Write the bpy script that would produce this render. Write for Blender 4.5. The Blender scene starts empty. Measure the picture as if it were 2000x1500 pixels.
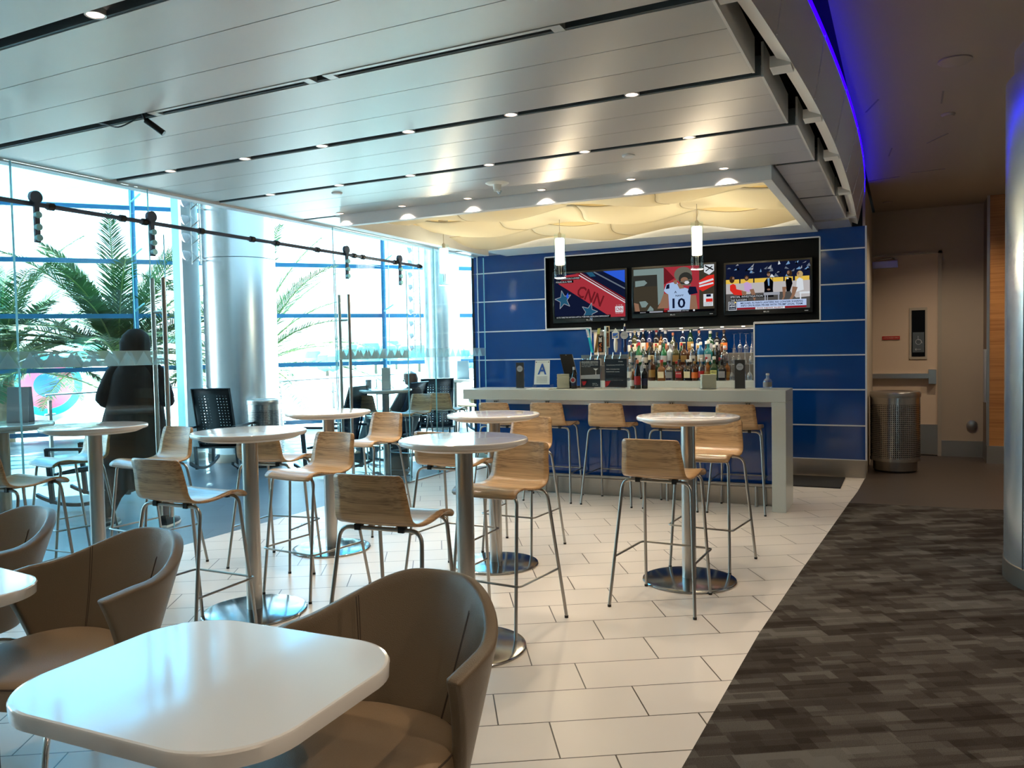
import bpy, bmesh, math, random
from mathutils import Vector, Matrix
random.seed(7)
C = bpy.context.scene.collection
PI = math.pi
# ---------------------------------------------------------------- camera, sky, sun, exposure
YAW, PITCH, ROLL, FPX, EYE = 0.457, -0.0400, -0.0194, 1560.0, 1.5
cd = bpy.data.cameras.new('camera'); cam = bpy.data.objects.new('camera', cd); C.objects.link(cam)
fw = Vector((-math.sin(YAW)*math.cos(PITCH), math.cos(YAW)*math.cos(PITCH), math.sin(PITCH)))
rt = Vector((math.cos(YAW), math.sin(YAW), 0)); up = rt.cross(fw)
r2 = rt*math.cos(ROLL)+up*math.sin(ROLL); u2 = -rt*math.sin(ROLL)+up*math.cos(ROLL)
M = Matrix((r2, u2, -fw)).transposed().to_4x4(); M.translation = (0, 0, EYE); cam.matrix_world = M
cd.sensor_fit = 'HORIZONTAL'; cd.sensor_width = 36.0; cd.lens = 36.0*FPX/2000.0; cd.clip_start = 0.05; cd.clip_end = 600
bpy.context.scene.camera = cam
vs = bpy.context.scene.view_settings
vs.view_transform = 'Standard'; vs.look = 'None'; vs.gamma = 1; vs.use_curve_mapping = False; vs.exposure = 0.75

W = bpy.data.worlds.new('world'); bpy.context.scene.world = W; W.use_nodes = True
nt = W.node_tree; nt.nodes.clear()
wo = nt.nodes.new('ShaderNodeOutputWorld'); wb = nt.nodes.new('ShaderNodeBackground')
tc = nt.nodes.new('ShaderNodeTexCoord'); sx = nt.nodes.new('ShaderNodeSeparateXYZ'); cr = nt.nodes.new('ShaderNodeValToRGB')
nt.links.new(tc.outputs['Generated'], sx.inputs[0]); nt.links.new(sx.outputs['Z'], cr.inputs[0])
cr.color_ramp.elements[0].position = 0.0; cr.color_ramp.elements[0].color = (0.80, 0.95, 1.0, 1)
cr.color_ramp.elements[1].position = 0.45; cr.color_ramp.elements[1].color = (0.28, 0.62, 1.0, 1)
nt.links.new(cr.outputs[0], wb.inputs[0]); wb.inputs[1].default_value = 4.2
nt.links.new(wb.outputs[0], wo.inputs[0])
sl = bpy.data.lights.new('sun', 'SUN'); sl.energy = 32.0; sl.angle = 0.009; sl.color = (1.0, 0.97, 0.9)
so = bpy.data.objects.new('sun', sl); C.objects.link(so)
sdir = Vector((0.738, -0.675, -1.7)).normalized()      # light travels in through the window wall
so.rotation_euler = sdir.to_track_quat('-Z', 'Y').to_euler()

def area(name, loc, size, size_y, target, power, color, portal=False):
    l = bpy.data.lights.new(name, 'AREA'); l.shape = 'RECTANGLE'; l.size = size; l.size_y = size_y
    l.energy = power; l.color = color
    if portal: l.cycles.is_portal = True
    o = bpy.data.objects.new(name, l); C.objects.link(o); o.location = loc
    o.rotation_euler = (Vector(target)-Vector(loc)).to_track_quat('-Z', 'Y').to_euler()
    return o
FA = Vector((-15.57, 8.51, 0)); FB = Vector((-8.16, 16.62, 0)); FD = (FB-FA).normalized(); FN = Vector((FD.y, -FD.x, 0))
def fpt(s, z=0, off=0): return FA+FD*s+FN*off+Vector((0, 0, z))
pc = fpt(0.0, 3.6, 0.35); area('window portal', pc, 26, 7.0, pc+FN, 1, (1, 1, 1), True)

# ---------------------------------------------------------------- materials
MATS = {}
def newmat(name):
    m = bpy.data.materials.new(name); m.use_nodes = True; n = m.node_tree; n.nodes.clear()
    o = n.nodes.new('ShaderNodeOutputMaterial'); return m, n, o
def pbr(name, col, rough=0.5, metal=0.0, coat=0.0, bump=0.0, bscale=50, var=0.0, vscale=6, emis=None, estr=0, spec=0.5, trans=0.0, ior=1.45, aniso=0.0, stretch=None):
    m, n, o = newmat(name); b = n.nodes.new('ShaderNodeBsdfPrincipled'); n.links.new(b.outputs[0], o.inputs[0])
    b.inputs['Base Color'].default_value = (*col, 1); b.inputs['Roughness'].default_value = rough; b.inputs['Metallic'].default_value = metal
    b.inputs['Coat Weight'].default_value = coat; b.inputs['Coat Roughness'].default_value = 0.08
    b.inputs['Specular IOR Level'].default_value = spec; b.inputs['Transmission Weight'].default_value = trans; b.inputs['IOR'].default_value = ior
    b.inputs['Anisotropic'].default_value = aniso
    if emis: b.inputs['Emission Color'].default_value = (*emis, 1); b.inputs['Emission Strength'].default_value = estr
    if bump or var:
        t = n.nodes.new('ShaderNodeTexCoord'); mp = n.nodes.new('ShaderNodeMapping'); n.links.new(t.outputs['Object'], mp.inputs[0])
        if stretch: mp.inputs['Scale'].default_value = stretch
        if bump:
            ns = n.nodes.new('ShaderNodeTexNoise'); ns.inputs['Scale'].default_value = bscale; n.links.new(mp.outputs[0], ns.inputs['Vector'])
            bp = n.nodes.new('ShaderNodeBump'); bp.inputs['Strength'].default_value = bump; bp.inputs['Distance'].default_value = 0.01
            n.links.new(ns.outputs[0], bp.inputs['Height']); n.links.new(bp.outputs[0], b.inputs['Normal'])
        if var:
            ns = n.nodes.new('ShaderNodeTexNoise'); ns.inputs['Scale'].default_value = vscale; ns.inputs['Detail'].default_value = 4
            n.links.new(mp.outputs[0], ns.inputs['Vector'])
            r = n.nodes.new('ShaderNodeValToRGB'); n.links.new(ns.outputs[0], r.inputs[0])
            r.color_ramp.elements[0].position = .3; r.color_ramp.elements[1].position = .7
            r.color_ramp.elements[0].color = (*[c*(1-var) for c in col], 1); r.color_ramp.elements[1].color = (*[min(1, c*(1+var)) for c in col], 1)
            n.links.new(r.outputs[0], b.inputs['Base Color'])
    MATS[name] = m; return m
def emit(name, col, s):
    m, n, o = newmat(name); e = n.nodes.new('ShaderNodeEmission'); e.inputs[0].default_value = (*col, 1); e.inputs[1].default_value = s
    n.links.new(e.outputs[0], o.inputs[0]); MATS[name] = m; return m
def nd(n, t, **k):
    a = n.nodes.new(t)
    for i, v in k.items(): setattr(a, i, v)
    return a
def mth(n, op, a, b=None, c=None):
    x = n.nodes.new('ShaderNodeMath'); x.operation = op
    for i, v in enumerate((a, b, c)):
        if v is None: continue
        if isinstance(v, (int, float)): x.inputs[i].default_value = v
        else: n.links.new(v, x.inputs[i])
    return x.outputs[0]
def thin_glass(name, tint, refl=1.0, rough=0.0, base=.022):
    m, n, o = newmat(name); tr = n.nodes.new('ShaderNodeBsdfTransparent'); tr.inputs[0].default_value = (*tint, 1)
    g = n.nodes.new('ShaderNodeBsdfGlossy'); g.inputs['Roughness'].default_value = rough; g.inputs[0].default_value = (refl, refl, refl, 1)
    lw = n.nodes.new('ShaderNodeLayerWeight'); lw.inputs[0].default_value = .5
    fr = mth(n, 'ADD', mth(n, 'MULTIPLY', mth(n, 'POWER', lw.outputs['Facing'], 5.0), .55), base)
    x = n.nodes.new('ShaderNodeMixShader'); n.links.new(fr, x.inputs[0]); n.links.new(tr.outputs[0], x.inputs[1]); n.links.new(g.outputs[0], x.inputs[2])
    n.links.new(x.outputs[0], o.inputs[0]); MATS[name] = m; return m
def rotuv(n, ang):
    t = nd(n, 'ShaderNodeTexCoord'); s = nd(n, 'ShaderNodeSeparateXYZ'); n.links.new(t.outputs['Object'], s.inputs[0])
    c, si = math.cos(ang), math.sin(ang)
    U = mth(n, 'ADD', mth(n, 'MULTIPLY', s.outputs[0], c), mth(n, 'MULTIPLY', s.outputs[1], si))
    V = mth(n, 'ADD', mth(n, 'MULTIPLY', s.outputs[0], -si), mth(n, 'MULTIPLY', s.outputs[1], c))
    return U, V
def tilemat(name, col, joint, L, Wd, u0, v0, shift, rough, ang, eps=0.003, var=0.04):
    m, n, o = newmat(name); b = nd(n, 'ShaderNodeBsdfPrincipled'); n.links.new(b.outputs[0], o.inputs[0])
    U, V = rotuv(n, ang)
    vv = mth(n, 'DIVIDE', mth(n, 'SUBTRACT', V, v0), Wd); row = mth(n, 'FLOOR', vv); fv = mth(n, 'FRACT', vv)
    uu = mth(n, 'DIVIDE', mth(n, 'ADD', mth(n, 'SUBTRACT', U, u0), mth(n, 'MULTIPLY', row, shift)), L); fu = mth(n, 'FRACT', uu); cidx = mth(n, 'FLOOR', uu)
    a = mth(n, 'MAXIMUM', mth(n, 'LESS_THAN', fu, 2*eps/L), mth(n, 'LESS_THAN', fv, 2*eps/Wd))
    cv = nd(n, 'ShaderNodeCombineXYZ'); n.links.new(row, cv.inputs[0]); n.links.new(cidx, cv.inputs[1])
    wn = nd(n, 'ShaderNodeTexWhiteNoise'); n.links.new(cv.outputs[0], wn.inputs['Vector'])
    h = nd(n, 'ShaderNodeMixRGB'); h.inputs[1].default_value = (*[c*(1-var) for c in col], 1); h.inputs[2].default_value = (*[min(1, c*(1+var)) for c in col], 1)
    n.links.new(wn.outputs['Value'], h.inputs[0])
    x = nd(n, 'ShaderNodeMixRGB'); n.links.new(a, x.inputs[0]); n.links.new(h.outputs[0], x.inputs[1]); x.inputs[2].default_value = (*joint, 1)
    n.links.new(x.outputs[0], b.inputs['Base Color']); b.inputs['Roughness'].default_value = rough
    MATS[name] = m; return m
def carpetmat(name):
    m, n, o = newmat(name); b = nd(n, 'ShaderNodeBsdfPrincipled'); n.links.new(b.outputs[0], o.inputs[0])
    U, V = rotuv(n, math.radians(31.5)); tot = None
    for L, Wd, wt, sd in ((.42, .14, .34, 1.3), (.23, .085, .3, 5.1), (.13, .05, .26, 9.7), (.6, .3, .1, 3.3)):
        row = mth(n, 'FLOOR', mth(n, 'DIVIDE', V, Wd)); w1 = nd(n, 'ShaderNodeTexWhiteNoise', noise_dimensions='1D'); n.links.new(mth(n, 'ADD', row, sd), w1.inputs['W'])
        ci = mth(n, 'FLOOR', mth(n, 'ADD', mth(n, 'DIVIDE', U, L), mth(n, 'MULTIPLY', w1.outputs['Value'], 3.0)))
        cv = nd(n, 'ShaderNodeCombineXYZ'); n.links.new(row, cv.inputs[0]); n.links.new(ci, cv.inputs[1]); cv.inputs[2].default_value = sd
        wn = nd(n, 'ShaderNodeTexWhiteNoise'); n.links.new(cv.outputs[0], wn.inputs['Vector'])
        q = mth(n, 'MULTIPLY', wn.outputs['Value'], wt); tot = q if tot is None else mth(n, 'ADD', tot, q)
    ns = nd(n, 'ShaderNodeTexNoise'); ns.inputs['Scale'].default_value = 260; t = nd(n, 'ShaderNodeTexCoord'); n.links.new(t.outputs['Object'], ns.inputs['Vector'])
    tot = mth(n, 'ADD', tot, mth(n, 'MULTIPLY', mth(n, 'SUBTRACT', ns.outputs[0], .5), .5))
    r = nd(n, 'ShaderNodeValToRGB'); n.links.new(tot, r.inputs[0]); e = r.color_ramp.elements
    e[0].position = .2; e[0].color = (.020, .014, .010, 1); e[1].position = .85; e[1].color = (.105, .098, .085, 1)
    k = e.new(.5); k.color = (.045, .037, .030, 1)
    n.links.new(r.outputs[0], b.inputs['Base Color']); b.inputs['Roughness'].default_value = .95; b.inputs['Specular IOR Level'].default_value = .1
    bp = nd(n, 'ShaderNodeBump'); bp.inputs['Strength'].default_value = .5; bp.inputs['Distance'].default_value = .004; n.links.new(ns.outputs[0], bp.inputs['Height']); n.links.new(bp.outputs[0], b.inputs['Normal'])
    MATS[name] = m; return m
def woodmat(name, c1, c2, ax=0, rough=.32, sc=1.0, coat=.3):
    m, n, o = newmat(name); b = nd(n, 'ShaderNodeBsdfPrincipled'); n.links.new(b.outputs[0], o.inputs[0])
    t = nd(n, 'ShaderNodeTexCoord'); mp = nd(n, 'ShaderNodeMapping'); n.links.new(t.outputs['Object'], mp.inputs[0])
    s = [230*sc]*3; s[ax] = 2.6*sc; mp.inputs['Scale'].default_value = s
    ns = nd(n, 'ShaderNodeTexNoise'); ns.inputs['Scale'].default_value = 1; ns.inputs['Detail'].default_value = 3; ns.inputs['Distortion'].default_value = .3; n.links.new(mp.outputs[0], ns.inputs['Vector'])
    s2 = nd(n, 'ShaderNodeMapping'); n.links.new(t.outputs['Object'], s2.inputs[0]); q = [30*sc]*3; q[ax] = .7*sc; s2.inputs['Scale'].default_value = q
    n2 = nd(n, 'ShaderNodeTexNoise'); n2.inputs['Scale'].default_value = 1; n2.inputs['Detail'].default_value = 2; n.links.new(s2.outputs[0], n2.inputs['Vector'])
    mix = mth(n, 'ADD', mth(n, 'MULTIPLY', ns.outputs[0], .6), mth(n, 'MULTIPLY', n2.outputs[0], .4))
    r = nd(n, 'ShaderNodeValToRGB'); n.links.new(mix, r.inputs[0]); e = r.color_ramp.elements
    e[0].position = .38; e[0].color = (*c1, 1); e[1].position = .56; e[1].color = (*c2, 1)
    n.links.new(r.outputs[0], b.inputs['Base Color']); b.inputs['Roughness'].default_value = rough; b.inputs['Coat Weight'].default_value = coat; b.inputs['Coat Roughness'].default_value = .15
    MATS[name] = m; return m
def dotmat(name, base, metal, rough, pitch, rad, cyl=True, holes=(0.004, 0.004, 0.006), see=False, zr=None, R=.25):
    """perforated sheet: rows of round holes laid out around the object's own axis (cyl) or its own x-z plane"""
    m, n, o = newmat(name); b = nd(n, 'ShaderNodeBsdfPrincipled'); b.inputs['Base Color'].default_value = (*base, 1); b.inputs['Metallic'].default_value = metal; b.inputs['Roughness'].default_value = rough
    t = nd(n, 'ShaderNodeTexCoord'); s = nd(n, 'ShaderNodeSeparateXYZ'); n.links.new(t.outputs['Object'], s.inputs[0])
    U = mth(n, 'MULTIPLY', mth(n, 'ARCTAN2', s.outputs[1], s.outputs[0]), R) if cyl else s.outputs[0]
    V = s.outputs[2]
    du = mth(n, 'SUBTRACT', mth(n, 'FRACT', mth(n, 'DIVIDE', U, pitch)), .5); dv = mth(n, 'SUBTRACT', mth(n, 'FRACT', mth(n, 'DIVIDE', V, pitch)), .5)
    d = mth(n, 'SQRT', mth(n, 'ADD', mth(n, 'MULTIPLY', du, du), mth(n, 'MULTIPLY', dv, dv)))
    k = mth(n, 'LESS_THAN', d, rad/pitch)
    if zr: k = mth(n, 'MULTIPLY', k, mth(n, 'MULTIPLY', mth(n, 'GREATER_THAN', V, zr[0]), mth(n, 'LESS_THAN', V, zr[1])))
    if see: k = mth(n, 'MULTIPLY', k, mth(n, 'GREATER_THAN', mth(n, 'ABSOLUTE', U), .05)); k = mth(n, 'MULTIPLY', k, mth(n, 'LESS_THAN', mth(n, 'ABSOLUTE', U), .2))
    x = nd(n, 'ShaderNodeMixShader'); n.links.new(k, x.inputs[0]); n.links.new(b.outputs[0], x.inputs[1])
    if see: h = nd(n, 'ShaderNodeBsdfTransparent')
    else: h = nd(n, 'ShaderNodeBsdfDiffuse'); h.inputs[0].default_value = (*holes, 1)
    n.links.new(h.outputs[0], x.inputs[2]); n.links.new(x.outputs[0], o.inputs[0]); MATS[name] = m; return m

tilemat('white_tile', (.585, .54, .485), (.05, .04, .03), .62, .2935, .415, 2.856, .207, .30, math.radians(31.5), .0030, .025)
tilemat('slate_tile', (.085, .105, .125), (.03, .04, .05), .62, .2935, .3, .1, .207, .33, math.radians(31.5), .002, .12)
tilemat('brown_tile', (.050, .036, .026), (.03, .02, .014), 1.2, .6, .3, .1, .4, .45, math.radians(31.5), .002, .1)
carpetmat('carpet')
cm = pbr('ceiling_white', (.66, .65, .62), .37, .55, bump=.03, bscale=3, aniso=.85)
tv_ = cm.node_tree.nodes.new('ShaderNodeCombineXYZ'); tv_.inputs[0].default_value = 1.0
cm.node_tree.links.new(tv_.outputs[0], [k for k in cm.node_tree.nodes if k.type == 'BSDF_PRINCIPLED'][0].inputs['Tangent'])
pbr('plenum_black', (.006, .006, .007), .8)
pbr('slot_lip', (.10, .12, .13), .4, .3)
pbr('soffit', (.70, .73, .75), .5)
pbr('sail_seam', (.42, .34, .20), .7)
pbr('cream', (.80, .70, .46), .6)
pbr('bulkhead_white', (.80, .78, .74), .5)
pbr('corridor_ceiling', (.36, .29, .22), .8)
pbr('beige_wall', (.46, .385, .29), .75, var=.03, vscale=2)
pbr('door_beige', (.60, .47, .34), .55)
pbr('dark_wall', (.22, .19, .16), .8)
pbr('blue_glass', (.003, .042, .205), .06, 0, coat=.6, bump=.01, bscale=2)
pbr('white_trim', (.62, .66, .72), .35, .3)
pbr('black_panel', (.0015, .003, .005), .5, spec=.15)
pbr('tv_black', (.005, .005, .006), .12, coat=.5)
pbr('niche_beige', (.42, .37, .29), .6)
pbr('quartz', (.50, .53, .49), .22, var=.02, vscale=300)
pbr('table_white', (.74, .70, .66), .12, coat=.6, var=.012, vscale=400)
pbr('table_edge', (.62, .55, .47), .35)
pbr('table_under', (.03, .03, .03), .6)
pbr('steel', (.46, .44, .41), .28, 1.0, bump=.02, bscale=8, stretch=(40, 40, 1))
pbr('steel_dark', (.30, .28, .26), .30, 1.0); pbr('rail_grey', (.07, .09, .13), .35, .5)
pbr('tube_steel', (.36, .345, .32), .30, 1.0)
pbr('chrome', (.75, .75, .75), .08, 1.0)
pbr('base_steel', (.42, .42, .42), .13, 1.0, bump=.015, bscale=20)
pbr('column_steel', (.62, .66, .68), .27, .85, bump=.03, bscale=6, stretch=(14, 14, .3))
pbr('brushed_base', (.42, .38, .33), .35, 1.0)
pbr('black_plastic', (.008, .008, .008), .4)
pbr('leather', (.150, .106, .063), .34, bump=.25, bscale=420, coat=.08)
pbr('leather_seat', (.25, .168, .098), .40, bump=.25, bscale=420)
pbr('stitch', (.05, .03, .018), .7)
woodmat('stool_wood', (.24, .135, .058), (.50, .31, .145), 0)
woodmat('stool_edge', (.22, .11, .05), (.48, .28, .12), 0)
woodmat('panel_wood', (.26, .10, .025), (.42, .19, .055), 0, .4, .6)
woodmat('dark_wood', (.07, .028, .012), (.11, .045, .02), 2, .4, .6)
pbr('mullion', (.02, .13, .25), .4, .2)
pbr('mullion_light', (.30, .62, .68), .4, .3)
pbr('rocker_black', (.006, .010, .012), .55)
pbr('rocker_frame', (.05, .06, .065), .4, .5)
pbr('menu_grey', (.045, .045, .045), .4)
pbr('menu_silver', (.40, .42, .45), .35)
pbr('paper', (.80, .82, .78), .6)
pbr('napkin', (.62, .62, .50), .8, bump=.5, bscale=90, stretch=(1, 1, 30))
pbr('napkin_white', (.62, .80, .88), .8)
pbr('sign_navy', (.018, .024, .036), .3)
pbr('red', (.42, .01, .015), .4)
pbr('sign_blue', (.02, .10, .42), .5)
pbr('mat_black', (.012, .011, .010), .9, bump=.6, bscale=200)
pbr('cloth_black', (.004, .004, .006), .9)
pbr('skin', (.45, .26, .18), .5)
pbr('grey_cloth', (.10, .10, .11), .9)
pbr('olive_cloth', (.05, .045, .04), .9)
pbr('palm_green', (.045, .12, .04), .6, var=.4, vscale=3)
pbr('palm_rib', (.20, .28, .08), .6)
pbr('palm_trunk', (.16, .12, .08), .9, bump=1, bscale=12)
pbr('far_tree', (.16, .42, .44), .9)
pbr('concrete', (.62, .66, .66), .9)
pbr('tail_cyan', (.02, .55, .70), .4); pbr('tail_red', (.80, .10, .16), .4); pbr('tail_blue', (.03, .13, .55), .4); pbr('tail_white', (.75, .75, .75), .4)
thin_glass('window_glass', (.93, 1.0, 1.0)); thin_glass('upper_glass', (.55, .93, 1.0)); thin_glass('clear_glass', (.90, .97, .97)); thin_glass('door_glass', (.93, .985, .985))
thin_glass('glassware', (.86, .90, .93), 1.0, .06, .16); thin_glass('acrylic', (.96, .98, 1.0), .6)
m, n, o = newmat('frost'); d = nd(n, 'ShaderNodeBsdfTranslucent'); d.inputs[0].default_value = (.55, .72, .74, 1); d2 = nd(n, 'ShaderNodeBsdfDiffuse'); d2.inputs[0].default_value = (.50, .60, .62, 1)
x = nd(n, 'ShaderNodeMixShader'); x.inputs[0].default_value = .6; n.links.new(d.outputs[0], x.inputs[1]); n.links.new(d2.outputs[0], x.inputs[2])
t = nd(n, 'ShaderNodeBsdfTransparent'); t.inputs[0].default_value = (.7, .9, .92, 1); y = nd(n, 'ShaderNodeMixShader'); y.inputs[0].default_value = .55
n.links.new(t.outputs[0], y.inputs[1]); n.links.new(x.outputs[0], y.inputs[2]); n.links.new(y.outputs[0], o.inputs[0]); MATS['frost'] = m
m, n, o = newmat('frost_light'); t = nd(n, 'ShaderNodeBsdfTransparent'); t.inputs[0].default_value = (.8, .95, .97, 1); d2 = nd(n, 'ShaderNodeBsdfDiffuse'); d2.inputs[0].default_value = (.5, .68, .72, 1)
y = nd(n, 'ShaderNodeMixShader'); y.inputs[0].default_value = .35; n.links.new(t.outputs[0], y.inputs[1]); n.links.new(d2.outputs[0], y.inputs[2]); n.links.new(y.outputs[0], o.inputs[0]); MATS['frost_light'] = m
m, n, o = newmat('sail'); d = nd(n, 'ShaderNodeBsdfTranslucent'); d.inputs[0].default_value = (.86, .80, .62, 1); d2 = nd(n, 'ShaderNodeBsdfDiffuse'); d2.inputs[0].default_value = (.82, .78, .66, 1)
x = nd(n, 'ShaderNodeMixShader'); x.inputs[0].default_value = .55; n.links.new(d.outputs[0], x.inputs[1]); n.links.new(d2.outputs[0], x.inputs[2]); n.links.new(x.outputs[0], o.inputs[0]); MATS['sail'] = m
emit('lamp_warm', (1.0, .80, .52), 30); emit('lamp_face', (1.0, .72, .58), 2.6); emit('pendant_glow', (1.0, .83, .55), 7.0); emit('led_blue', (.006, .0, 1.0), 7)
emit('rack_glow', (.95, .98, 1.0), 3); emit('bar_led', (1, .95, .85), 1.6)
dotmat('perforated_steel', (.50, .49, .47), 1.0, .25, .0225, .0066, True, zr=(.17, .80), R=.27)
dotmat('perforated_black', (.006, .010, .012), 0, .5, .040, .0075, False, see=True, zr=(-.35, .30))

# ---------------------------------------------------------------- mesh helpers
class MB:
    def __init__(s, mats=None): s.v = []; s.f = []; s.mi = []; s.sm = []; s.mats = mats or []
    def idx(s, m):
        if m is None: return 0
        if m not in s.mats: s.mats.append(m)
        return s.mats.index(m)
    def add(s, vs, fs, m=None, smooth=False):
        b = len(s.v); s.v += [tuple(p) for p in vs]; k = s.idx(m)
        for f in fs: s.f.append([b+i for i in f]); s.mi.append(k); s.sm.append(smooth)
    def box(s, x0, x1, y0, y1, z0, z1, m=None):
        s.add([(x0, y0, z0), (x1, y0, z0), (x1, y1, z0), (x0, y1, z0), (x0, y0, z1), (x1, y0, z1), (x1, y1, z1), (x0, y1, z1)],
              [(0, 3, 2, 1), (4, 5, 6, 7), (0, 1, 5, 4), (1, 2, 6, 5), (2, 3, 7, 6), (3, 0, 4, 7)], m)
    def obox(s, c, ax, ay, az, m=None):
        c, ax, ay, az = map(Vector, (c, ax, ay, az))
        s.add([c-ax-ay-az, c+ax-ay-az, c+ax+ay-az, c-ax+ay-az, c-ax-ay+az, c+ax-ay+az, c+ax+ay+az, c-ax+ay+az],
              [(0, 3, 2, 1), (4, 5, 6, 7), (0, 1, 5, 4), (1, 2, 6, 5), (2, 3, 7, 6), (3, 0, 4, 7)], m)
    def loft(s, rings, m=None, smooth=True, caps=True, closed=False):
        n = len(rings[0]); vs = [p for r in rings for p in r]; fs = []
        k = len(rings)
        for i in range(k if closed else k-1):
            for j in range(n): fs.append((i*n+j, i*n+(j+1) % n, ((i+1) % k)*n+(j+1) % n, ((i+1) % k)*n+j))
        s.add(vs, fs, m, smooth)
        if caps and not closed:
            s.add(rings[0], [tuple(range(n-1, -1, -1))], m); s.add(rings[-1], [tuple(range(n))], m)
    def lathe(s, prof, n=24, c=(0, 0, 0), m=None, smooth=True, caps=True):
        rings = [[(c[0]+max(r, 1e-4)*math.cos(2*PI*j/n), c[1]+max(r, 1e-4)*math.sin(2*PI*j/n), c[2]+z) for j in range(n)] for r, z in prof]
        s.loft(rings, m, smooth, caps)
    def tube(s, pts, r, n=8, m=None, closed=False):
        pts = [Vector(p) for p in pts]; rings = []; k = len(pts); prev = None
        rr = r if isinstance(r, (list, tuple)) else [r]*k
        for i, p in enumerate(pts):
            if closed: d = (pts[(i+1) % k]-pts[i-1])
            else: d = pts[min(i+1, k-1)]-pts[max(i-1, 0)]
            d = d.normalized()
            if prev is None:
                a = Vector((0, 0, 1)) if abs(d.z) < .9 else Vector((1, 0, 0)); u = d.cross(a).normalized()
            else: u = (prev-d*prev.dot(d)).normalized()
            prev = u; w = d.cross(u)
            rings.append([p+(u*math.cos(2*PI*j/n)+w*math.sin(2*PI*j/n))*rr[i] for j in range(n)])
        s.loft(rings, m, True, True, closed)
    def poly(s, pts, m=None): s.add(pts, [tuple(range(len(pts)))], m)
    def prism(s, out, z0, z1, m=None, smooth=False):
        s.loft([[(x, y, z0) for x, y in out], [(x, y, z1) for x, y in out]], m, smooth)
    def build(s, name, mat, parent=None, bevel=0, seg=2, loc=None, wn=False):
        me = bpy.data.meshes.new(name); me.from_pydata(s.v, [], s.f)
        ms = [mat] + [x for x in s.mats if x != mat]
        for x in ms: me.materials.append(MATS[x])
        remap = [ms.index(x) for x in s.mats] if s.mats else [0]
        base = s.mats
        for p, k, sm in zip(me.polygons, s.mi, s.sm):
            p.material_index = remap[k] if base else 0; p.use_smooth = sm
        me.set_sharp_from_angle(angle=math.radians(38)); me.update()
        o = bpy.data.objects.new(name, me); C.objects.link(o)
        if parent: o.parent = parent
        if loc: o.location = loc
        if bevel:
            b = o.modifiers.new('b', 'BEVEL'); b.width = bevel; b.segments = seg; b.limit_method = 'ANGLE'; b.angle_limit = .7
        return o
def mb(m=None): return MB([m] if m else [])
def tag(o, label=None, cat=None, group=None, kind=None):
    if label: o['label'] = label
    if cat: o['category'] = cat
    if group: o['group'] = group
    if kind: o['kind'] = kind
    return o
def thing(name, label, cat, loc=(0, 0, 0), rz=0, group=None):
    o = bpy.data.objects.new(name, None); C.objects.link(o); o.location = loc; o.rotation_euler = (0, 0, rz); o.empty_display_size = .1
    return tag(o, label, cat, group)
def struct(o, label=None): return tag(o, label, None, None, 'structure')
def dup(root, loc, rz, label, group=None):
    def cp(o, par):
        c = o.copy(); C.objects.link(c)
        if par: c.parent = par
        for ch in [q for q in KIDS.get(o.name, [])]: cp(ch, c)
        return c
    r = cp(root, None); r.location = loc; r.rotation_euler = (0, 0, rz); r['label'] = label
    if group: r['group'] = group
    return r
KIDS = {}
def index_kids(root):
    for o in bpy.data.objects:
        if o.parent: KIDS.setdefault(o.parent.name, [])
        if o.parent and o not in KIDS[o.parent.name]: KIDS[o.parent.name].append(o)
def arc(c, r, a0, a1, n, z=0): return [(c[0]+r*math.cos(a0+(a1-a0)*i/n), c[1]+r*math.sin(a0+(a1-a0)*i/n), z) for i in range(n+1)]
def round_path(pts, rad, n=5):
    """polyline with rounded corners"""
    P = [Vector(p) for p in pts]; out = [P[0]]
    for i in range(1, len(P)-1):
        a = (P[i-1]-P[i]); b = (P[i+1]-P[i]); r = min(rad, a.length*.49, b.length*.49); a.normalize(); b.normalize()
        s, e = P[i]+a*r, P[i]+b*r
        for k in range(n+1):
            t = k/n; out.append(s*(1-t)**2+P[i]*2*t*(1-t)+e*t*t)
    out.append(P[-1]); return out
_fc = {}
def text_geo(txt, bold=False):
    key = (txt, bold)
    if key in _fc: return _fc[key]
    cu = bpy.data.curves.new('t', 'FONT'); cu.body = txt; cu.size = 1
    cu.resolution_u = 2
    if bold: cu.offset = .02
    o = bpy.data.objects.new('t', cu); C.objects.link(o)
    dg = bpy.context.evaluated_depsgraph_get(); me = bpy.data.meshes.new_from_object(o.evaluated_get(dg))
    vs = [tuple(v.co) for v in me.vertices]; fs = [tuple(p.vertices) for p in me.polygons]
    bpy.data.objects.remove(o); bpy.data.curves.remove(cu); bpy.data.meshes.remove(me)
    _fc[key] = (vs, fs); return vs, fs
def text(b, txt, fn, x0, x1, y0, y1, m, bold=False, keep=False, slant=0):
    """write txt into the rectangle x0..x1, y0..y1 of the flat face given by fn(x, y) -> world point"""
    vs, fs = text_geo(txt, bold)
    if not vs: return
    ax, bx = min(v[0] for v in vs), max(v[0] for v in vs); ay, by = min(v[1] for v in vs), max(v[1] for v in vs)
    sx_ = (x1-x0)/(bx-ax); sy_ = (y1-y0)/(by-ay) if by > ay else 1
    b.add([fn(x0+(v[0]-ax)*sx_+slant*(v[1]-ay)*sy_, y0+(v[1]-ay)*sy_) for v in vs], fs, m)
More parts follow.
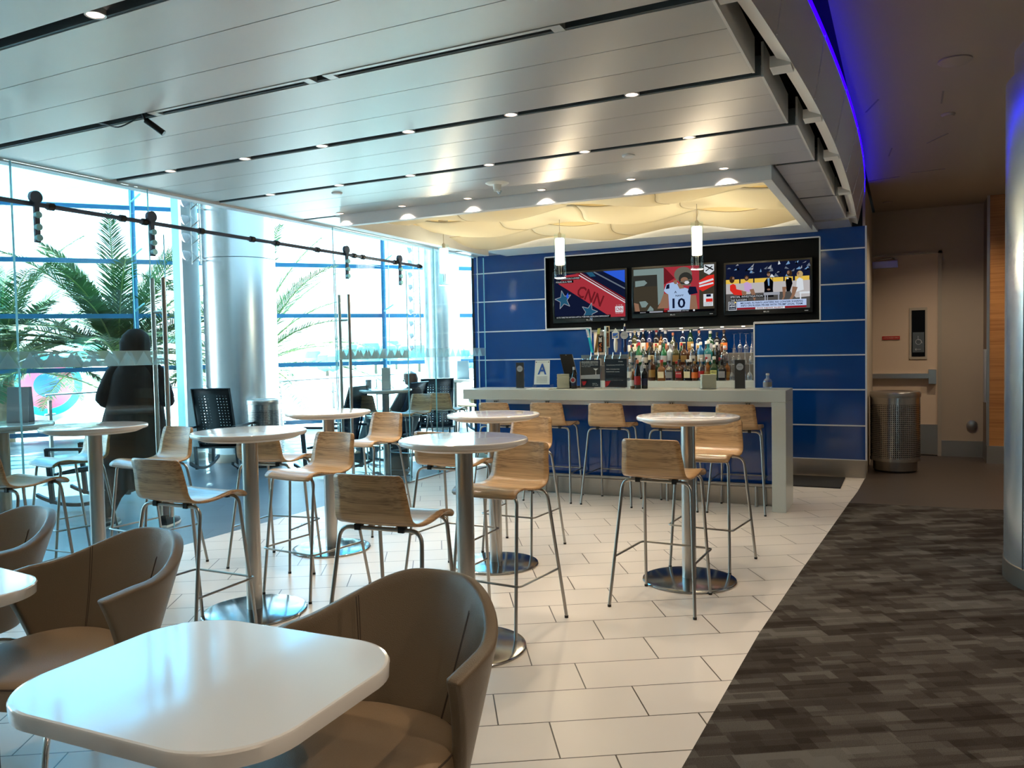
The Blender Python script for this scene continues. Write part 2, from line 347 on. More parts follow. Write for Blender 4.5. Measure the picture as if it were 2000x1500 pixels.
# ================================================================ THE SETTING
XP = -5.2      # glass partition
YW = 9.79      # blue wall
CZ = 2.84      # canopy underside
def poly_floor(name, pts, m, z=0.0):
    b = mb(m); n_ = len(pts); b.add([(x, y, z) for x, y in pts]+[(x, y, z-.1) for x, y in pts], [tuple(range(n_))]+[tuple(n_+i for i in reversed(range(n_)))]+[(i, n_+i, n_+(i+1) % n_, (i+1) % n_) for i in range(n_)], m)
    return struct(b.build(name, m))
EDGE = [(-.95, -3), (-.74, 1.2), (-.715, 2.8), (-.685, 4.25), (-.62, 5.6), (-.53, 7.2), (-.43, 8.9), (-.395, 9.9)]
poly_floor('floor', [(XP, -3)]+EDGE+[(XP, 9.9)], 'white_tile')
poly_floor('floor', [(3.2, -3), (3.2, 8.55), (-.475, 8.2)]+EDGE[::-1][2:], 'carpet')
poly_floor('floor', [(-.475, 8.2), (3.2, 8.55), (3.2, 12.3), (-.395, 12.3), (-.395, 9.9), (-.43, 8.9)], 'brown_tile')
fl = fpt(-10, 0); fr_ = fpt(19.5, 0)
poly_floor('floor', [(XP, -3), (XP, 12.3), (-5.2, 19.8), (fr_.x, fr_.y), (fl.x, fl.y), (fl.x, -3)], 'slate_tile')
# perimeter walls out of view, roof and upper slab
b = mb('dark_wall'); b.box(fl.x, 3.3, -3.1, -3, 0, 7.2); struct(b.build('wall_back', 'dark_wall'))
b = mb('dark_wall'); b.box(3.2, 3.3, -3, 12.3, 0, 3.4); struct(b.build('wall_right', 'dark_wall'))
b = mb('plenum_black'); b.box(XP-.1, -.36, -3, 12.2, 3.32, 3.45); struct(b.build('ceiling', 'plenum_black'))
b = mb('plenum_black'); b.box(XP-.3, -.40, 10.7, 10.8, 0, 3.4); b.box(XP-.3, XP-.1, 9.95, 10.7, 0, 2.9); struct(b.build('wall_leak_block', 'plenum_black'))  # unseen closure walls added to stop outside light leaking in behind the bar
b = mb('corridor_ceiling'); b.box(-.36, 3.3, -3, 12.3, 3.31, 3.45); struct(b.build('ceiling', 'corridor_ceiling'))
b = mb('soffit'); b.box(XP-.35, XP-.1, -3, 19, 2.9, 7.3); struct(b.build('wall_left', 'soffit'))
# atrium roof slab (keeps the sun patch next to the window wall)
b = mb('soffit'); z = 7.2
pts = [fpt(-10, 0, 3.0), fpt(11.9, 0, 3.0), Vector((XP-.1, -3, 0)), Vector((fl.x, -3, 0))][::-1]
b.loft([[(p.x, p.y, z) for p in pts], [(p.x, p.y, z+.15) for p in pts]], 'soffit', False); struct(b.build('ceiling', 'soffit'))
b = mb('upper_glass'); pts = [fpt(-10, 0, 0), fpt(19.5, 0, 0), fpt(19.5, 0, 3.0), fpt(-10, 0, 3.0)]
b.add([(p.x, p.y, z+.1) for p in pts], [(0, 1, 2, 3)], 'upper_glass'); sk = struct(b.build('window_20', 'upper_glass'))
for i in range(13):
    q = mb('mullion'); q.obox(fpt(-9+2.42*i, z+.06, 1.5), FD*.04, FN*1.5, Vector((0, 0, .06)), 'mullion'); q.build('frame', 'mullion', sk)
# ---------------------------------------------------------------- canopy modules (three planks each)
slots = [(-2.9, -.02), (.05, 1.05), (1.12, 2.10), (2.18, 3.085), (3.165, 4.085), (4.16, 5.09), (5.165, 6.19)]
endx = [-.78, -.75, -.72, -.68, -.655, -.625, -.58]
def canopy(y0, y1, x0, x1, nplank=3):
    b = mb('ceiling_white'); w = (y1-y0)/nplank
    for i in range(nplank):
        a, c = y0+i*w+(.0025 if i else 0), y0+(i+1)*w-(.0025 if i < nplank-1 else 0)
        b.box(x0, x1-.012, a, c, CZ, CZ+.03)
    b.box(x0, x1-.012, y0+.002, y1-.002, CZ+.012, CZ+.055)
    b.box(x1-.012, x1, y0, y1, CZ-.002, CZ+.17, 'bulkhead_white')
    b.box(x0+.01, x1-.014, y0-.014, y0+.004, CZ+.004, CZ+.10, 'slot_lip'); b.box(x0+.01, x1-.014, y1-.004, y1+.006, CZ+.03, CZ+.10, 'slot_lip')
    return struct(b.build('ceiling', 'ceiling_white'))
for (a, c), e in zip(slots, endx): canopy(a, c, -5.33, e)
canopy(6.25, 7.70, -.86, -.555, 4); canopy(7.76, 9.15, -.86, -.545, 4)
b = mb('ceiling_white'); b.box(-5.33, -.53, 9.22, 9.84, 2.83, 2.89); struct(b.build('ceiling', 'ceiling_white'))
canopy(6.25, 9.15, -5.33, -4.93, 1)
for y in (-.02+.035, 1.085, 2.14, 3.125, 4.122, 5.128, 6.22):
    pass
# light edge rail above the glass partition
b = mb('soffit'); b.box(-5.42, -5.33, -3, YW+.1, 2.82, 2.95)
for i in range(14): y = 1.2+i*.62; b.box(-5.50, -5.42, y, y+.5, 2.885, 2.93)
struct(b.build('trim_1', 'soffit'))
# recess over the bar: frame, inner walls, top
X0, X1, Y0, Y1 = -4.85, -.88, 6.2, 9.12
b = mb('soffit')
b.box(X0, X1, Y0, Y0+.07, 2.735, 2.90); b.box(X0, X0+.07, Y0+.07, Y1, 2.735, 2.90); b.box(X1-.07, X1, Y0+.07, Y1, 2.735, 2.90)
b.box(X0, X1, Y1, YW-.03, 2.80, 2.90)
struct(b.build('trim_2', 'soffit', bevel=.003))
b = mb('cream')
b.box(X0+.01, X0+.03, Y0+.07, Y1, 2.90, 3.28); b.box(X1-.03, X1-.01, Y0+.07, Y1, 2.90, 3.28)
b.box(X0+.01, X1-.01, Y0+.05, Y0+.07, 2.90, 3.28); b.box(X0+.01, X1-.01, Y1, Y1+.02, 2.90, 3.28); b.box(X0, X1, Y0, Y1, 3.28, 3.31)
struct(b.build('ceiling', 'cream'))
# billowing fabric sails in the recess
NX, NY = 4, 3
sw, sd = (X1-X0-.16)/NX, (Y1-Y0-.12)/NY
for j in range(NY):
    for i in range(NX):
        b = mb('sail'); n_ = 18; vs = []; fs = []
        for q in range(n_+1):
            for p in range(n_+1):
                u_, v_ = p/n_, q/n_; x0_ = X0+.08+i*sw+u_*sw; wv = 2*PI*(x0_-X0)/1.62+j*2.2
                y_ = Y0+.09+j*sd+v_*(sd-.012)+.05*math.sin(wv+.8)*(1 if 0 < j+v_ < NY else 0)
                x_ = x0_+.045*math.sin(2*PI*v_+j)*(1 if 0 < i+u_ < NX else 0)
                z_ = 2.885+.05*math.sin(wv)-.045*math.sin(PI*v_)+.045*(v_-.5)*-1+.010*(j % 2)-.012*math.sin(PI*u_)
                vs.append((x_, min(max(y_, Y0+.08), Y1-.01), z_))
        for q in range(n_):
            for p in range(n_): a = q*(n_+1)+p; fs.append((a, a+1, a+n_+2, a+n_+1))
        b.add(vs, fs, 'sail', True); o = b.build('fabric_sail', 'sail')
        so_ = o.modifiers.new('s', 'SOLIDIFY'); so_.thickness = .004
        m1 = n_+1; q = mb('sail_seam'); dn = Vector((0, 0, -.003))
        q.tube([Vector(vs[k])+dn for k in range(m1)], .0035, 5); q.tube([Vector(vs[k*m1+n_])+dn for k in range(m1)], .0035, 5); q.build('seam', 'sail_seam', o)
        tag(o, 'cream fabric ceiling sail, %s row from the bar wall, %s from the windows' % (('third', 'second', 'first')[j], ('first', 'second', 'third', 'fourth')[i]), 'ceiling sail', 'fabric sails in the lit recess')
for i in range(3): area('cove lamp', (X0+.9+i*1.2, (Y0+Y1)/2, 3.24), .9, 2.4, (X0+.9+i*1.2, (Y0+Y1)/2, 0), 9, (1, .88, .68))
area('cove edge lamp', (-2.86, Y1-.03, 2.93), 3.6, .04, (-2.86, Y0+1.0, 3.02), 1.5, (1, .86, .62))
area('cove edge lamp', (-2.86, Y0+.1, 2.93), 3.6, .04, (-2.86, Y1-1.0, 3.02), 1.5, (1, .86, .62))
# ---------------------------------------------------------------- curved bulkhead with the blue cove light
def xt(y): return -.33-.0105*min((y-7.2)**2, 30)
def xb(y): return -.415-(.0125 if y < 6.4 else .0048)*(y-6.4)**2
ys = [1.2+i*(YW-1.2)/28 for i in range(29)]
b = mb('bulkhead_white')
ring = [[(xb(y)-.068, y, 2.885), (xb(y), y, 2.855), (xb(y)+.012, y, 2.90), (xt(y), y, 3.19), (xt(y)-.02, y, 3.20), (xb(y)-.02, y, 2.93), (xb(y)-.068, y, 2.93)] for y in ys]
b.loft(ring, 'bulkhead_white', False); struct(b.build('ceiling', 'bulkhead_white'))
b = mb('bulkhead_white')
for i, y in enumerate([2.2, 3.18, 4.13, 5.13, 6.24, 7.73, 9.18]):
    b.box(xb(y)-.105, xb(y)-.008, y-.06, y+.06, 2.846, 2.90)
b.box(-.64, -.63, 1.2, YW, 3.02, 3.3, 'plenum_black')  # dark backing strip added so the gap by the canopy ends reads dark
for y in [1.6+1.05*i for i in range(8)]:
    b.loft([[(xb(y)+.003, y-.006, 2.86), (xb(y)+.003, y+.006, 2.86), (xt(y)+.003, y+.006, 3.195), (xt(y)+.003, y-.006, 3.195)], [(xb(y)+.010, y-.006, 2.86), (xb(y)+.010, y+.006, 2.86), (xt(y)+.008, y+.006, 3.195), (xt(y)+.008, y-.006, 3.195)]], 'bulkhead_white', False)
b.loft([[(xt(y)-.05, y, 3.10), (xt(y)-.03, y, 3.10), (xt(y)-.03, y, 3.32), (xt(y)-.05, y, 3.32)] for y in ys], 'plenum_black', False)  # light blocker added to keep the blue glow out of the gap
struct(b.build('trim_3', 'bulkhead_white'))
b = mb('led_blue'); b.loft([[(xt(y)-.012, y, 3.205), (xt(y)+.004, y, 3.205), (xt(y)+.004, y, 3.222), (xt(y)-.012, y, 3.222)] for y in ys], 'led_blue', False)
o = b.build('cove_light', 'led_blue'); tag(o, 'blue glowing strip light along the top of the curved white bulkhead', 'strip light')
# ---------------------------------------------------------------- blue bar wall
JZ = [.20, .592, 1.0, 1.394, 1.785, 2.197, 2.588, 2.83]
TVB = (-4.29, -.866, 1.795, 2.745); NB = (-3.655, -1.60, 1.0, 1.795)
b = mb('blue_glass')
def wpan(x0, x1, z0, z1, m='blue_glass'): b.box(x0, x1, YW, YW+.1, z0, z1, m)
wpan(-5.37, TVB[0], .2, 2.83); wpan(TVB[1], -.39, .2, 2.83); wpan(TVB[0], TVB[1], TVB[3], 2.83)
wpan(TVB[0], NB[0], .2, TVB[2]); wpan(NB[1], TVB[1], .2, TVB[2]); wpan(NB[0], NB[1], .2, 1.0)
b.box(-5.37, -.39, YW+.1, YW+.14, .2, .99, 'dark_wall')
struct(b.build('wall_bar', 'blue_glass'))
b = mb('brushed_base'); b.box(-5.37, -.385, YW-.012, YW+.12, 0, .2); struct(b.build('baseboard_bar', 'brushed_base'))
b = mb('white_trim')
def hl(x0, x1, z, t=.0075): b.box(x0, x1, YW-.008, YW+.002, z-t, z+t)
def vl(x, z0, z1, t=.0075): b.box(x-t, x+t, YW-.008, YW+.002, z0, z1)
for z in JZ[:-1]:
    for x0, x1 in ((-5.33, -.39),):
        segs = [(x0, x1)]
        if z > TVB[2]+.01: segs = [(x0, TVB[0]), (TVB[1], x1)]
        elif z > 1.001: segs = [(x0, NB[0]), (NB[1], x1)]
        for s_ in segs: hl(s_[0], s_[1], z)
hl(TVB[0], TVB[1], TVB[3]); hl(TVB[0], NB[0], TVB[2]); hl(NB[1], TVB[1], TVB[2])
vl(TVB[0], TVB[2], TVB[3]); vl(TVB[1], TVB[2], TVB[3]); vl(NB[0], 1.0, 1.795); vl(NB[1], 1.0, 1.795); vl(-5.315, .2, 2.83); vl(-.385, 0.2, 2.83, .009)
struct(b.build('trim_4', 'white_trim'))
# television niche and bottle niche linings
b = mb('black_panel')
b.box(TVB[0], TVB[1], YW+.10, YW+.16, TVB[2], TVB[3]); b.box(TVB[0], TVB[0]+.01, YW, YW+.1, TVB[2], TVB[3]); b.box(TVB[1]-.01, TVB[1], YW, YW+.1, TVB[2], TVB[3])
b.box(TVB[0], TVB[1], YW, YW+.1, TVB[3]-.01, TVB[3]); b.box(TVB[0], TVB[1], YW, YW+.1, TVB[2]-.03, TVB[2]+.005)
struct(b.build('wall_screens', 'black_panel'))
b = mb('niche_beige')
b.box(NB[0]-.03, NB[0], YW+.1, 10.5, 1.0, 1.80); b.box(NB[1], NB[1]+.03, YW+.1, 10.5, 1.0, 1.80); b.box(NB[0], NB[1], YW+.1, 10.5, .96, 1.0); b.box(NB[0], NB[1], YW+.1, 10.5, 1.765, 1.80)
b.box(NB[0], NB[1], 10.46, 10.5, 1.0, 1.77, 'blue_glass')
struct(b.build('wall_niche', 'niche_beige'))
b = mb('steel'); b.box(NB[0], NB[1], YW+.005, YW+.03, 1.74, 1.765)
o = b.build('light_rail', 'steel'); tag(o, 'slim metal light rail along the top of the bottle niche', 'light rail')
for i in range(8):
    c = mb('bar_led'); c.box(NB[0]+.16+i*.25, NB[0]+.20+i*.25, YW+.0, YW+.006, 1.748, 1.758); c.build('light', 'bar_led', o)
area('niche light', (-2.63, 10.0, 1.755), 1.9, .05, (-2.63, 10.1, 0), 7, (1, .92, .78))
# back corridor: wall, door, timber corner
b = mb('beige_wall')
b.box(-.5, 3.3, 12.21, 12.3, -.1, 3.4)  # hidden backing wall added to block light leaking under the door
b.box(-.42, -.392, YW+.02, 12.08, 0, 3.31); b.box(-.42, 3.3, 12.08, 12.2, 2.71, 3.31); b.box(.43, 3.3, 12.08, 12.2, 0, 2.71)
struct(b.build('wall_corridor', 'beige_wall'))
b = mb('brushed_base'); b.box(.44, .93, 12.06, 12.08, 0, .21); struct(b.build('baseboard_corridor', 'brushed_base'))
dr = mb('door_beige'); dr.box(-.47, .425, 12.07, 12.12, .01, 2.70); d = struct(dr.build('door_1', 'door_beige', bevel=.003))
q = mb('niche_beige'); q.box(.40, .445, 12.055, 12.068, 0, 2.73); q.box(-.47, .445, 12.055, 12.068, 2.70, 2.73); q.build('frame', 'niche_beige', d)
q = mb('niche_beige'); q.box(.06, .275, 12.055, 12.069, 1.30, 1.99); q.build('window_frame', 'niche_beige', d)
q = mb('black_panel'); q.box(.088, .25, 12.050, 12.056, 1.335, 1.955); q.build('window_pane', 'tv_black', d)
q = mb('menu_silver')
fn = lambda x, z: (x, 12.048, z)
q.poly([fn(.10, 1.39), fn(.238, 1.39), fn(.238, 1.66), fn(.10, 1.66)], 'slot_lip')
q.tube([(.17+.035*math.cos(t*2*PI/12), 12.046, 1.53+.035*math.sin(t*2*PI/12)) for t in range(12)], .004, 6, 'menu_silver', True)
q.tube([(.165, 12.046, 1.61), (.165, 12.046, 1.555), (.20, 12.046, 1.55), (.215, 12.046, 1.51)], .004, 6, 'menu_silver')
q.tube([(.13, 12.046, 1.43), (.20, 12.046, 1.43)], .004, 6, 'menu_silver'); q.tube([(.145, 12.046, 1.445), (.13, 12.046, 1.43), (.145, 12.046, 1.415)], .004, 6, 'menu_silver')
q.build('access_sign', 'menu_silver', d)
q = mb('red'); q.box(-.27, -.055, 12.055, 12.069, 1.57, 1.615); text(q, 'AUTHORIZED ONLY', lambda x, z: (x, 12.053, z), -.258, -.067, 1.583, 1.602, 'door_beige'); q.build('door_sign', 'red', d)
q = mb('steel'); q.box(-.44, -.08, 12.0, 12.069, 2.54, 2.63); q.tube([(-.35, 12.02, 2.65), (-.15, 12.0, 2.67), (-.12, 12.05, 2.66)], .008, 6); q.build('door_closer', 'steel', d)
q = mb('steel'); q.box(-.47, .30, 12.0, 12.069, 1.04, 1.105); q.box(.29, .38, 11.98, 12.069, .97, 1.16); q.build('push_bar', 'steel', d)
q = mb('brushed_base'); q.box(-.46, .41, 12.06, 12.071, .02, .42); q.build('kick_plate', 'brushed_base', d)
b = mb('panel_wood'); b.box(.935, 3.2, 11.49, 12.08, .22, 3.31); b.box(.925, .94, 11.52, 12.08, .22, 3.31, 'dark_wood'); struct(b.build('wall_timber', 'panel_wood'))
b = mb('brushed_base'); b.box(.92, 3.2, 11.48, 12.08, 0, .22); b.box(.915, .945, 11.48, 11.51, .22, 3.31, 'steel'); struct(b.build('baseboard_timber', 'brushed_base'))
b = mb('menu_silver'); b.box(.90, .925, 11.62, 11.80, .75, 1.42); o = b.build('wall_panel', 'menu_silver', bevel=.004); tag(o, 'narrow pale grey box fixed to the side of the timber corner', 'wall box')
b = mb('steel'); b.lathe([(0, 0), (.065, 0), (.065, .012), (.03, .02), (0, .02)], 20); o = b.build('wall_plate', 'brushed_base'); o.location = (.80, 12.07, .42); o.rotation_euler = (PI/2, 0, 0); tag(o, 'round metal plate low on the beige wall beside the timber corner', 'wall plate')
# big steel columns
def column(name, loc, r, h, label, seam=None, collar=None):
    t_ = thing(name, label, 'column', loc)
    b = mb('column_steel')
    n_ = 72
    if seam:
        b.lathe([(r, .0), (r, seam-.005)], n_, m='column_steel'); b.lathe([(r-.012, seam-.02), (r-.012, seam+.02)], n_, m='slot_lip'); b.lathe([(r, seam+.005), (r, h)], n_, m='column_steel')
    elif collar: b.lathe([(r, 0), (r, collar), (r-.012, collar+.005), (r-.045, collar+.005), (r-.045, h)], n_, m='column_steel')
    else: b.lathe([(r, 0), (r, h)], n_, m='column_steel')
    b.build('cladding', 'column_steel', t_)
    q = mb('slot_lip'); a = 2.5 if seam else 3.6
    q.box(r*math.cos(a)-.004, r*math.cos(a)+.004, r*math.sin(a)-.004, r*math.sin(a)+.004, 0, h-.01); q.build('cladding_seam', 'slot_lip', t_)
    q = mb('brushed_base'); q.lathe([(r+.006, 0), (r+.006, .12), (r, .125)], n_); q.build('base_ring', 'brushed_base', t_)
    return t_
column('steel_column', (-8.77, 8.83, 0), .51, 7.19, 'round brushed steel column nearest the window in the seating area', seam=2.92)
column('steel_column', (-8.30, 13.76, 0), .36, 7.19, 'slim sunlit steel column beyond the pendant light, left of the blue wall')
column('steel_column', (1.235, 5.95, 0), .66, 3.31, 'wide shiny steel column on the carpet at the right edge', collar=3.12)
# ---------------------------------------------------------------- window wall
s0, s1 = -10, 19.5
JB = [.12, 1.32, 2.34, 3.39, 4.42, 5.45, 6.48, 7.2]
ms = [-9.2+2.42*i for i in range(12)]; ms = [s_+.23 for s_ in ms]
wno = 0
for i in range(len(ms)-1):
    a, c = ms[i], ms[i+1]
    wno += 1
    f_ = mb('mullion')
    for z in JB: f_.obox(fpt((a+c)/2, z, .06), FD*((c-a)/2), FN*.05, Vector((0, 0, .042)), 'mullion')
    w_ = struct(f_.build('window_%d' % wno, 'mullion'))
    g = mb('window_glass')
    for j in range(len(JB)-1):
        g.obox(fpt((a+c)/2, (JB[j]+JB[j+1])/2, 0), FD*((c-a)/2-.01), FN*.006, Vector((0, 0, (JB[j+1]-JB[j])/2-.02)), 'window_glass' if j < 4 else 'upper_glass')
    g.build('pane', 'window_glass', w_)
    q = mb('mullion'); q.tube([fpt(a, .02, .16), fpt(a, 3.6, .22), fpt(a, 7.2, .16)], .05, 10, 'mullion')
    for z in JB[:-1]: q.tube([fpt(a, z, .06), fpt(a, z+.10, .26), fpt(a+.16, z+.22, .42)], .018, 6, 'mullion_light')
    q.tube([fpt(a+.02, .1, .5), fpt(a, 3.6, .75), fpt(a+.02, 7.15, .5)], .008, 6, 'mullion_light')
    q.build('frame', 'mullion', w_)
# glazed strip beside column
b = mb('mullion_light'); b.box(-9.45, -9.28, 8.23, 8.5, 0, 7.15); b.box(-9.27, -9.22, 8.20, 8.5, 0, 7.15, 'column_steel'); struct(b.build('trim_5', 'mullion_light'))
# guard rail of glass before the window wall
rl = thing('glass_railing', 'low glass guard rail with clamped metal posts before the window wall', 'railing', (-9.75, 9.0, 0))
q = mb('clear_glass')
for i in range(7): q.box(-.006, .006, -2.5+i*1.4, -2.5+i*1.4+1.36, .12, 1.05)
q.build('glass_panel', 'clear_glass', rl)
q = mb('steel_dark'); q.tube([(0, -2.55, 1.07), (0, 7.2, 1.07)], .012, 8); q.build('top_rail', 'steel_dark', rl)
for i in range(8):
    y = -2.52+i*1.4; q = mb('steel'); q.box(.02, .05, y-.02, y+.02, 0, 1.0); q.tube([(.035, y-.07, .82), (.035, y+.07, .82)], .014, 8); q.tube([(.035, y-.07, .35), (.035, y+.07, .35)], .014, 8); q.build('post', 'steel', rl)
# ---------------------------------------------------------------- glass partition with sliding doors
RZ = 2.535
b = mb('steel'); b.box(XP-.03, XP+.03, 6.43, 9.78, -.002, .012); b.box(XP-.03, XP+.03, -1, 4.35, -.002, .012); struct(b.build('trim_6', 'steel_dark'))
pno = 0
def pane(name, x, y0, y1, z0, z1, label=None, cat=None):
    q = mb('door_glass'); q.box(x-.006, x+.006, y0, y1, z0, z1); q.box(x-.0062, x+.0062, y0-.0015, y0, z0, z1, 'mullion_light'); q.box(x-.0062, x+.0062, y1, y1+.0015, z0, z1, 'mullion_light')
    return q.build(name, 'door_glass')
def band(par, x, y0, y1, ph=0):
    """frosted warning band with a row of triangles"""
    q = mb('frost_light'); z0, z1 = 1.455, 1.565
    q.poly([(x, y0, z0), (x, y1, z0), (x, y1, z1), (x, y0, z1)], 'frost_light')
    w = .145; n_ = int((y1-y0)/w)
    for i in range(n_):
        a = y0+ph+i*w
        if a+w > y1: break
        q.poly([(x+.002, a, z0), (x+.002, a+w, z0), (x+.002, a+w/2, z1-.004)], 'frost')
    return q.build('frosted_band', 'frost', par)
for y0, y1 in ((-.9, 1.0), (1.0, 3.27), (3.27, 4.32), (6.52, 8.45), (8.45, 9.76)):
    g = struct(pane('wall_glass', XP, y0+.004, y1-.004, .012, 2.80)); band(g, XP+.0085, y0+.01, y1-.01, .03)
def slide_door(y0, y1, hy, lab, hang):
    t_ = thing('sliding_door', lab, 'door', (XP+.06, (y0+y1)/2, 0)); cy = (y0+y1)/2
    q = mb('door_glass'); q.box(-.006, .006, y0-cy, y1-cy, .03, 2.46); q.box(-.0062, .0062, y1-cy, y1-cy+.002, .03, 2.46, 'mullion_light'); q.box(-.0062, .0062, y0-cy-.002, y0-cy, .03, 2.46, 'mullion_light'); q.build('glass', 'door_glass', t_)
    band(t_, .0085, y0-cy+.01, y1-cy-.01, .10)
    for sx_ in (-1, 1):
        q = mb('steel'); y = hy-cy+(.0 if sx_ > 0 else .0)
        q.tube([(sx_*.06, y, .28), (sx_*.06, y, 2.12)], .0165, 12)
        for z in (.55, 1.86): q.tube([(0, y, z), (sx_*.06, y, z)], .012, 8)
        q.build('handle', 'steel', t_)
    for y in hang:
        q = mb('rail_grey'); q.obox((.02, y-cy, 2.41), (.010, 0, 0), (0, .017, 0), (0, 0, .13), 'rail_grey')
        for z in (2.31, 2.38, 2.46): q.tube([(.02, y-cy, z), (.048, y-cy, z)], .022, 12, 'mullion_light')
        rr = [[(.0+.03*k_, y-cy+.042*math.cos(t*2*PI/16), RZ+.042+.042*math.sin(t*2*PI/16)) for t in range(16)] for k_ in (0, 1)]
        q.loft(rr, 'rail_grey', False); q.build('roller_hanger', 'rail_grey', t_)
    return t_
slide_door(2.25, 4.40, 4.33, 'frameless sliding glass door left of the doorway with long bar handles', (3.38, 4.28))
slide_door(6.47, 7.75, 6.60, 'frameless sliding glass door right of the doorway with long bar handles', (6.64, 7.6))
rl = thing('door_rail', 'round steel sliding track running high along the glass partition', 'door track', (XP+.05, 4.6, RZ))
q = mb('rail_grey'); q.tube([(0, -4.6, 0), (0, 3.5, 0)], .016, 12); q.build('rail', 'rail_grey', rl)
for y in (-3, -1.9, -1.1, -.55, -.36, .18, .75, 1.05, 1.62, 2.2, 2.35, 2.95, 3.45):
    q = mb('black_plastic'); q.tube([(0, y-.02, 0), (0, y+.02, 0)], .026, 12); q.tube([(-.05, y, 0), (0, y, 0)], .012, 8, 'steel_dark'); q.build('clamp', 'steel_dark', rl)
# near panel edge at the far left
b = mb('slot_lip'); b.box(-1.70, -1.377, .785, .805, 0, 1.18); struct(b.build('wall_low', 'slot_lip'))
# black mat
b = mb('mat_black'); b.box(-1.22, -.60, 8.98, 9.72, .0, .012); o = b.build('floor_mat', 'mat_black', bevel=.004); tag(o, 'black rubber mat on the white tiles at the end of the bar', 'floor mat')
# ---------------------------------------------------------------- outdoors
b = mb('concrete'); g0, g1 = fpt(-60, -.45, -.1), fpt(60, -.45, -.1); far = -FN*300
b.add([g0, g1, g1+far, g0+far], [(3, 2, 1, 0)], 'concrete'); o = b.build('ground', 'concrete'); struct(o)
# ================================================================ THINGS
def lerp(a, b, t): return a+(b-a)*t
def cat_pts(P, n):
    out = []
    for i in range(len(P)-1):
        p0, p1, p2, p3 = P[max(i-1, 0)], P[i], P[i+1], P[min(i+2, len(P)-1)]
        for k in range(n):
            t = k/n; out.append(tuple(.5*((2*p1[j])+(-p0[j]+p2[j])*t+(2*p0[j]-5*p1[j]+4*p2[j]-p3[j])*t*t+(-p0[j]+3*p1[j]-3*p2[j]+p3[j])*t**3) for j in range(len(p1))))
    out.append(tuple(P[-1])); return out
# ---------------------------------------------------------------- bar stool
def make_stool(label, group):
    t_ = thing('bar_stool', label, 'stool', (0, 0, 0), 0, group)
    prof = cat_pts([(-.232, .990, .168), (-.222, .955, .174), (-.208, .90, .178), (-.198, .85, .184), (-.190, .81, .187), (-.172, .779, .190), (-.135, .760, .192), (-.08, .752, .194), (-.01, .754, .196), (.06, .765, .198), (.12, .775, .199), (.165, .771, .199), (.195, .756, .198), (.208, .738, .195)], 3)
    b = mb('stool_wood'); nx = 10; vs = []; fs = []
    for k, (y, z, w) in enumerate(prof):
        up_ = max(0, min(1, (z-.78)/.15)) if y < -.15 else 0
        cw = w-(.012 if k == 0 else .004 if k == 1 else 0)-(.010 if k == len(prof)-1 else .003 if k == len(prof)-2 else 0)
        for i in range(nx+1):
            u_ = -1+2*i/nx; vs.append((cw*u_, y-.022*up_*(1-u_*u_)+.006*up_, z-(.006*(1-u_*u_) if not up_ else 0)))
    for k in range(len(prof)-1):
        for i in range(nx): a = k*(nx+1)+i; fs.append((a, a+nx+1, a+nx+2, a+1))
    b.add(vs, fs, 'stool_wood', True); b.mats.append('stool_edge')
    o = b.build('seat_shell', 'stool_wood', t_)
    s_ = o.modifiers.new('s', 'SOLIDIFY'); s_.thickness = .011; s_.offset = -1; s_.material_offset_rim = 1
    def leg(fx, fy, tx, ty, tz, name='leg'):
        q = mb('tube_steel'); q.tube(round_path([(fx, fy, .012), (tx, ty, tz), (tx*.45, ty, tz)], .06, 6), .0095, 10)
        g = q.build(name, 'tube_steel', t_)
        c = mb('black_plastic'); c.lathe([(.011, 0), (.011, .014)], 12, (fx, fy, 0)); c.build('foot_cap', 'black_plastic', g)
    for s in (-1, 1): leg(s*.255, -.240, s*.205, -.125, .738); leg(s*.205, .240, s*.180, .160, .748)
    q = mb('tube_steel'); q.tube([(-.1, -.125, .738), (.1, -.125, .738)], .0095, 10); q.tube([(-.09, .160, .748), (.09, .160, .748)], .0095, 10)
    for s in (-.07, .07): q.tube([(s, -.125, .738), (s, .02, .742), (s, .160, .748)], .008, 8)
    q.build('seat_support', 'tube_steel', t_)
    for s in (-.11, .11):
        q = mb('black_plastic'); q.box(s-.014, s+.014, -.14, -.105, .728, .755); q.build('mount_clip', 'black_plastic', t_)
        q = mb('black_plastic'); q.box(s-.012, s+.012, .14, .172, .738, .765); q.build('mount_clip', 'black_plastic', t_)
    q = mb('tube_steel'); z = .29
    rl_ = lambda s: (s*lerp(.255, .205, z/.738), lerp(-.240, -.125, z/.738), z)
    q.tube(round_path([rl_(-1), (-.222, .222, z), (.222, .222, z), rl_(1)], .03, 4), .0065, 8); q.build('footrest', 'tube_steel', t_)
    return t_
D = math.radians
SG = 'light wood bar stools with steel legs'
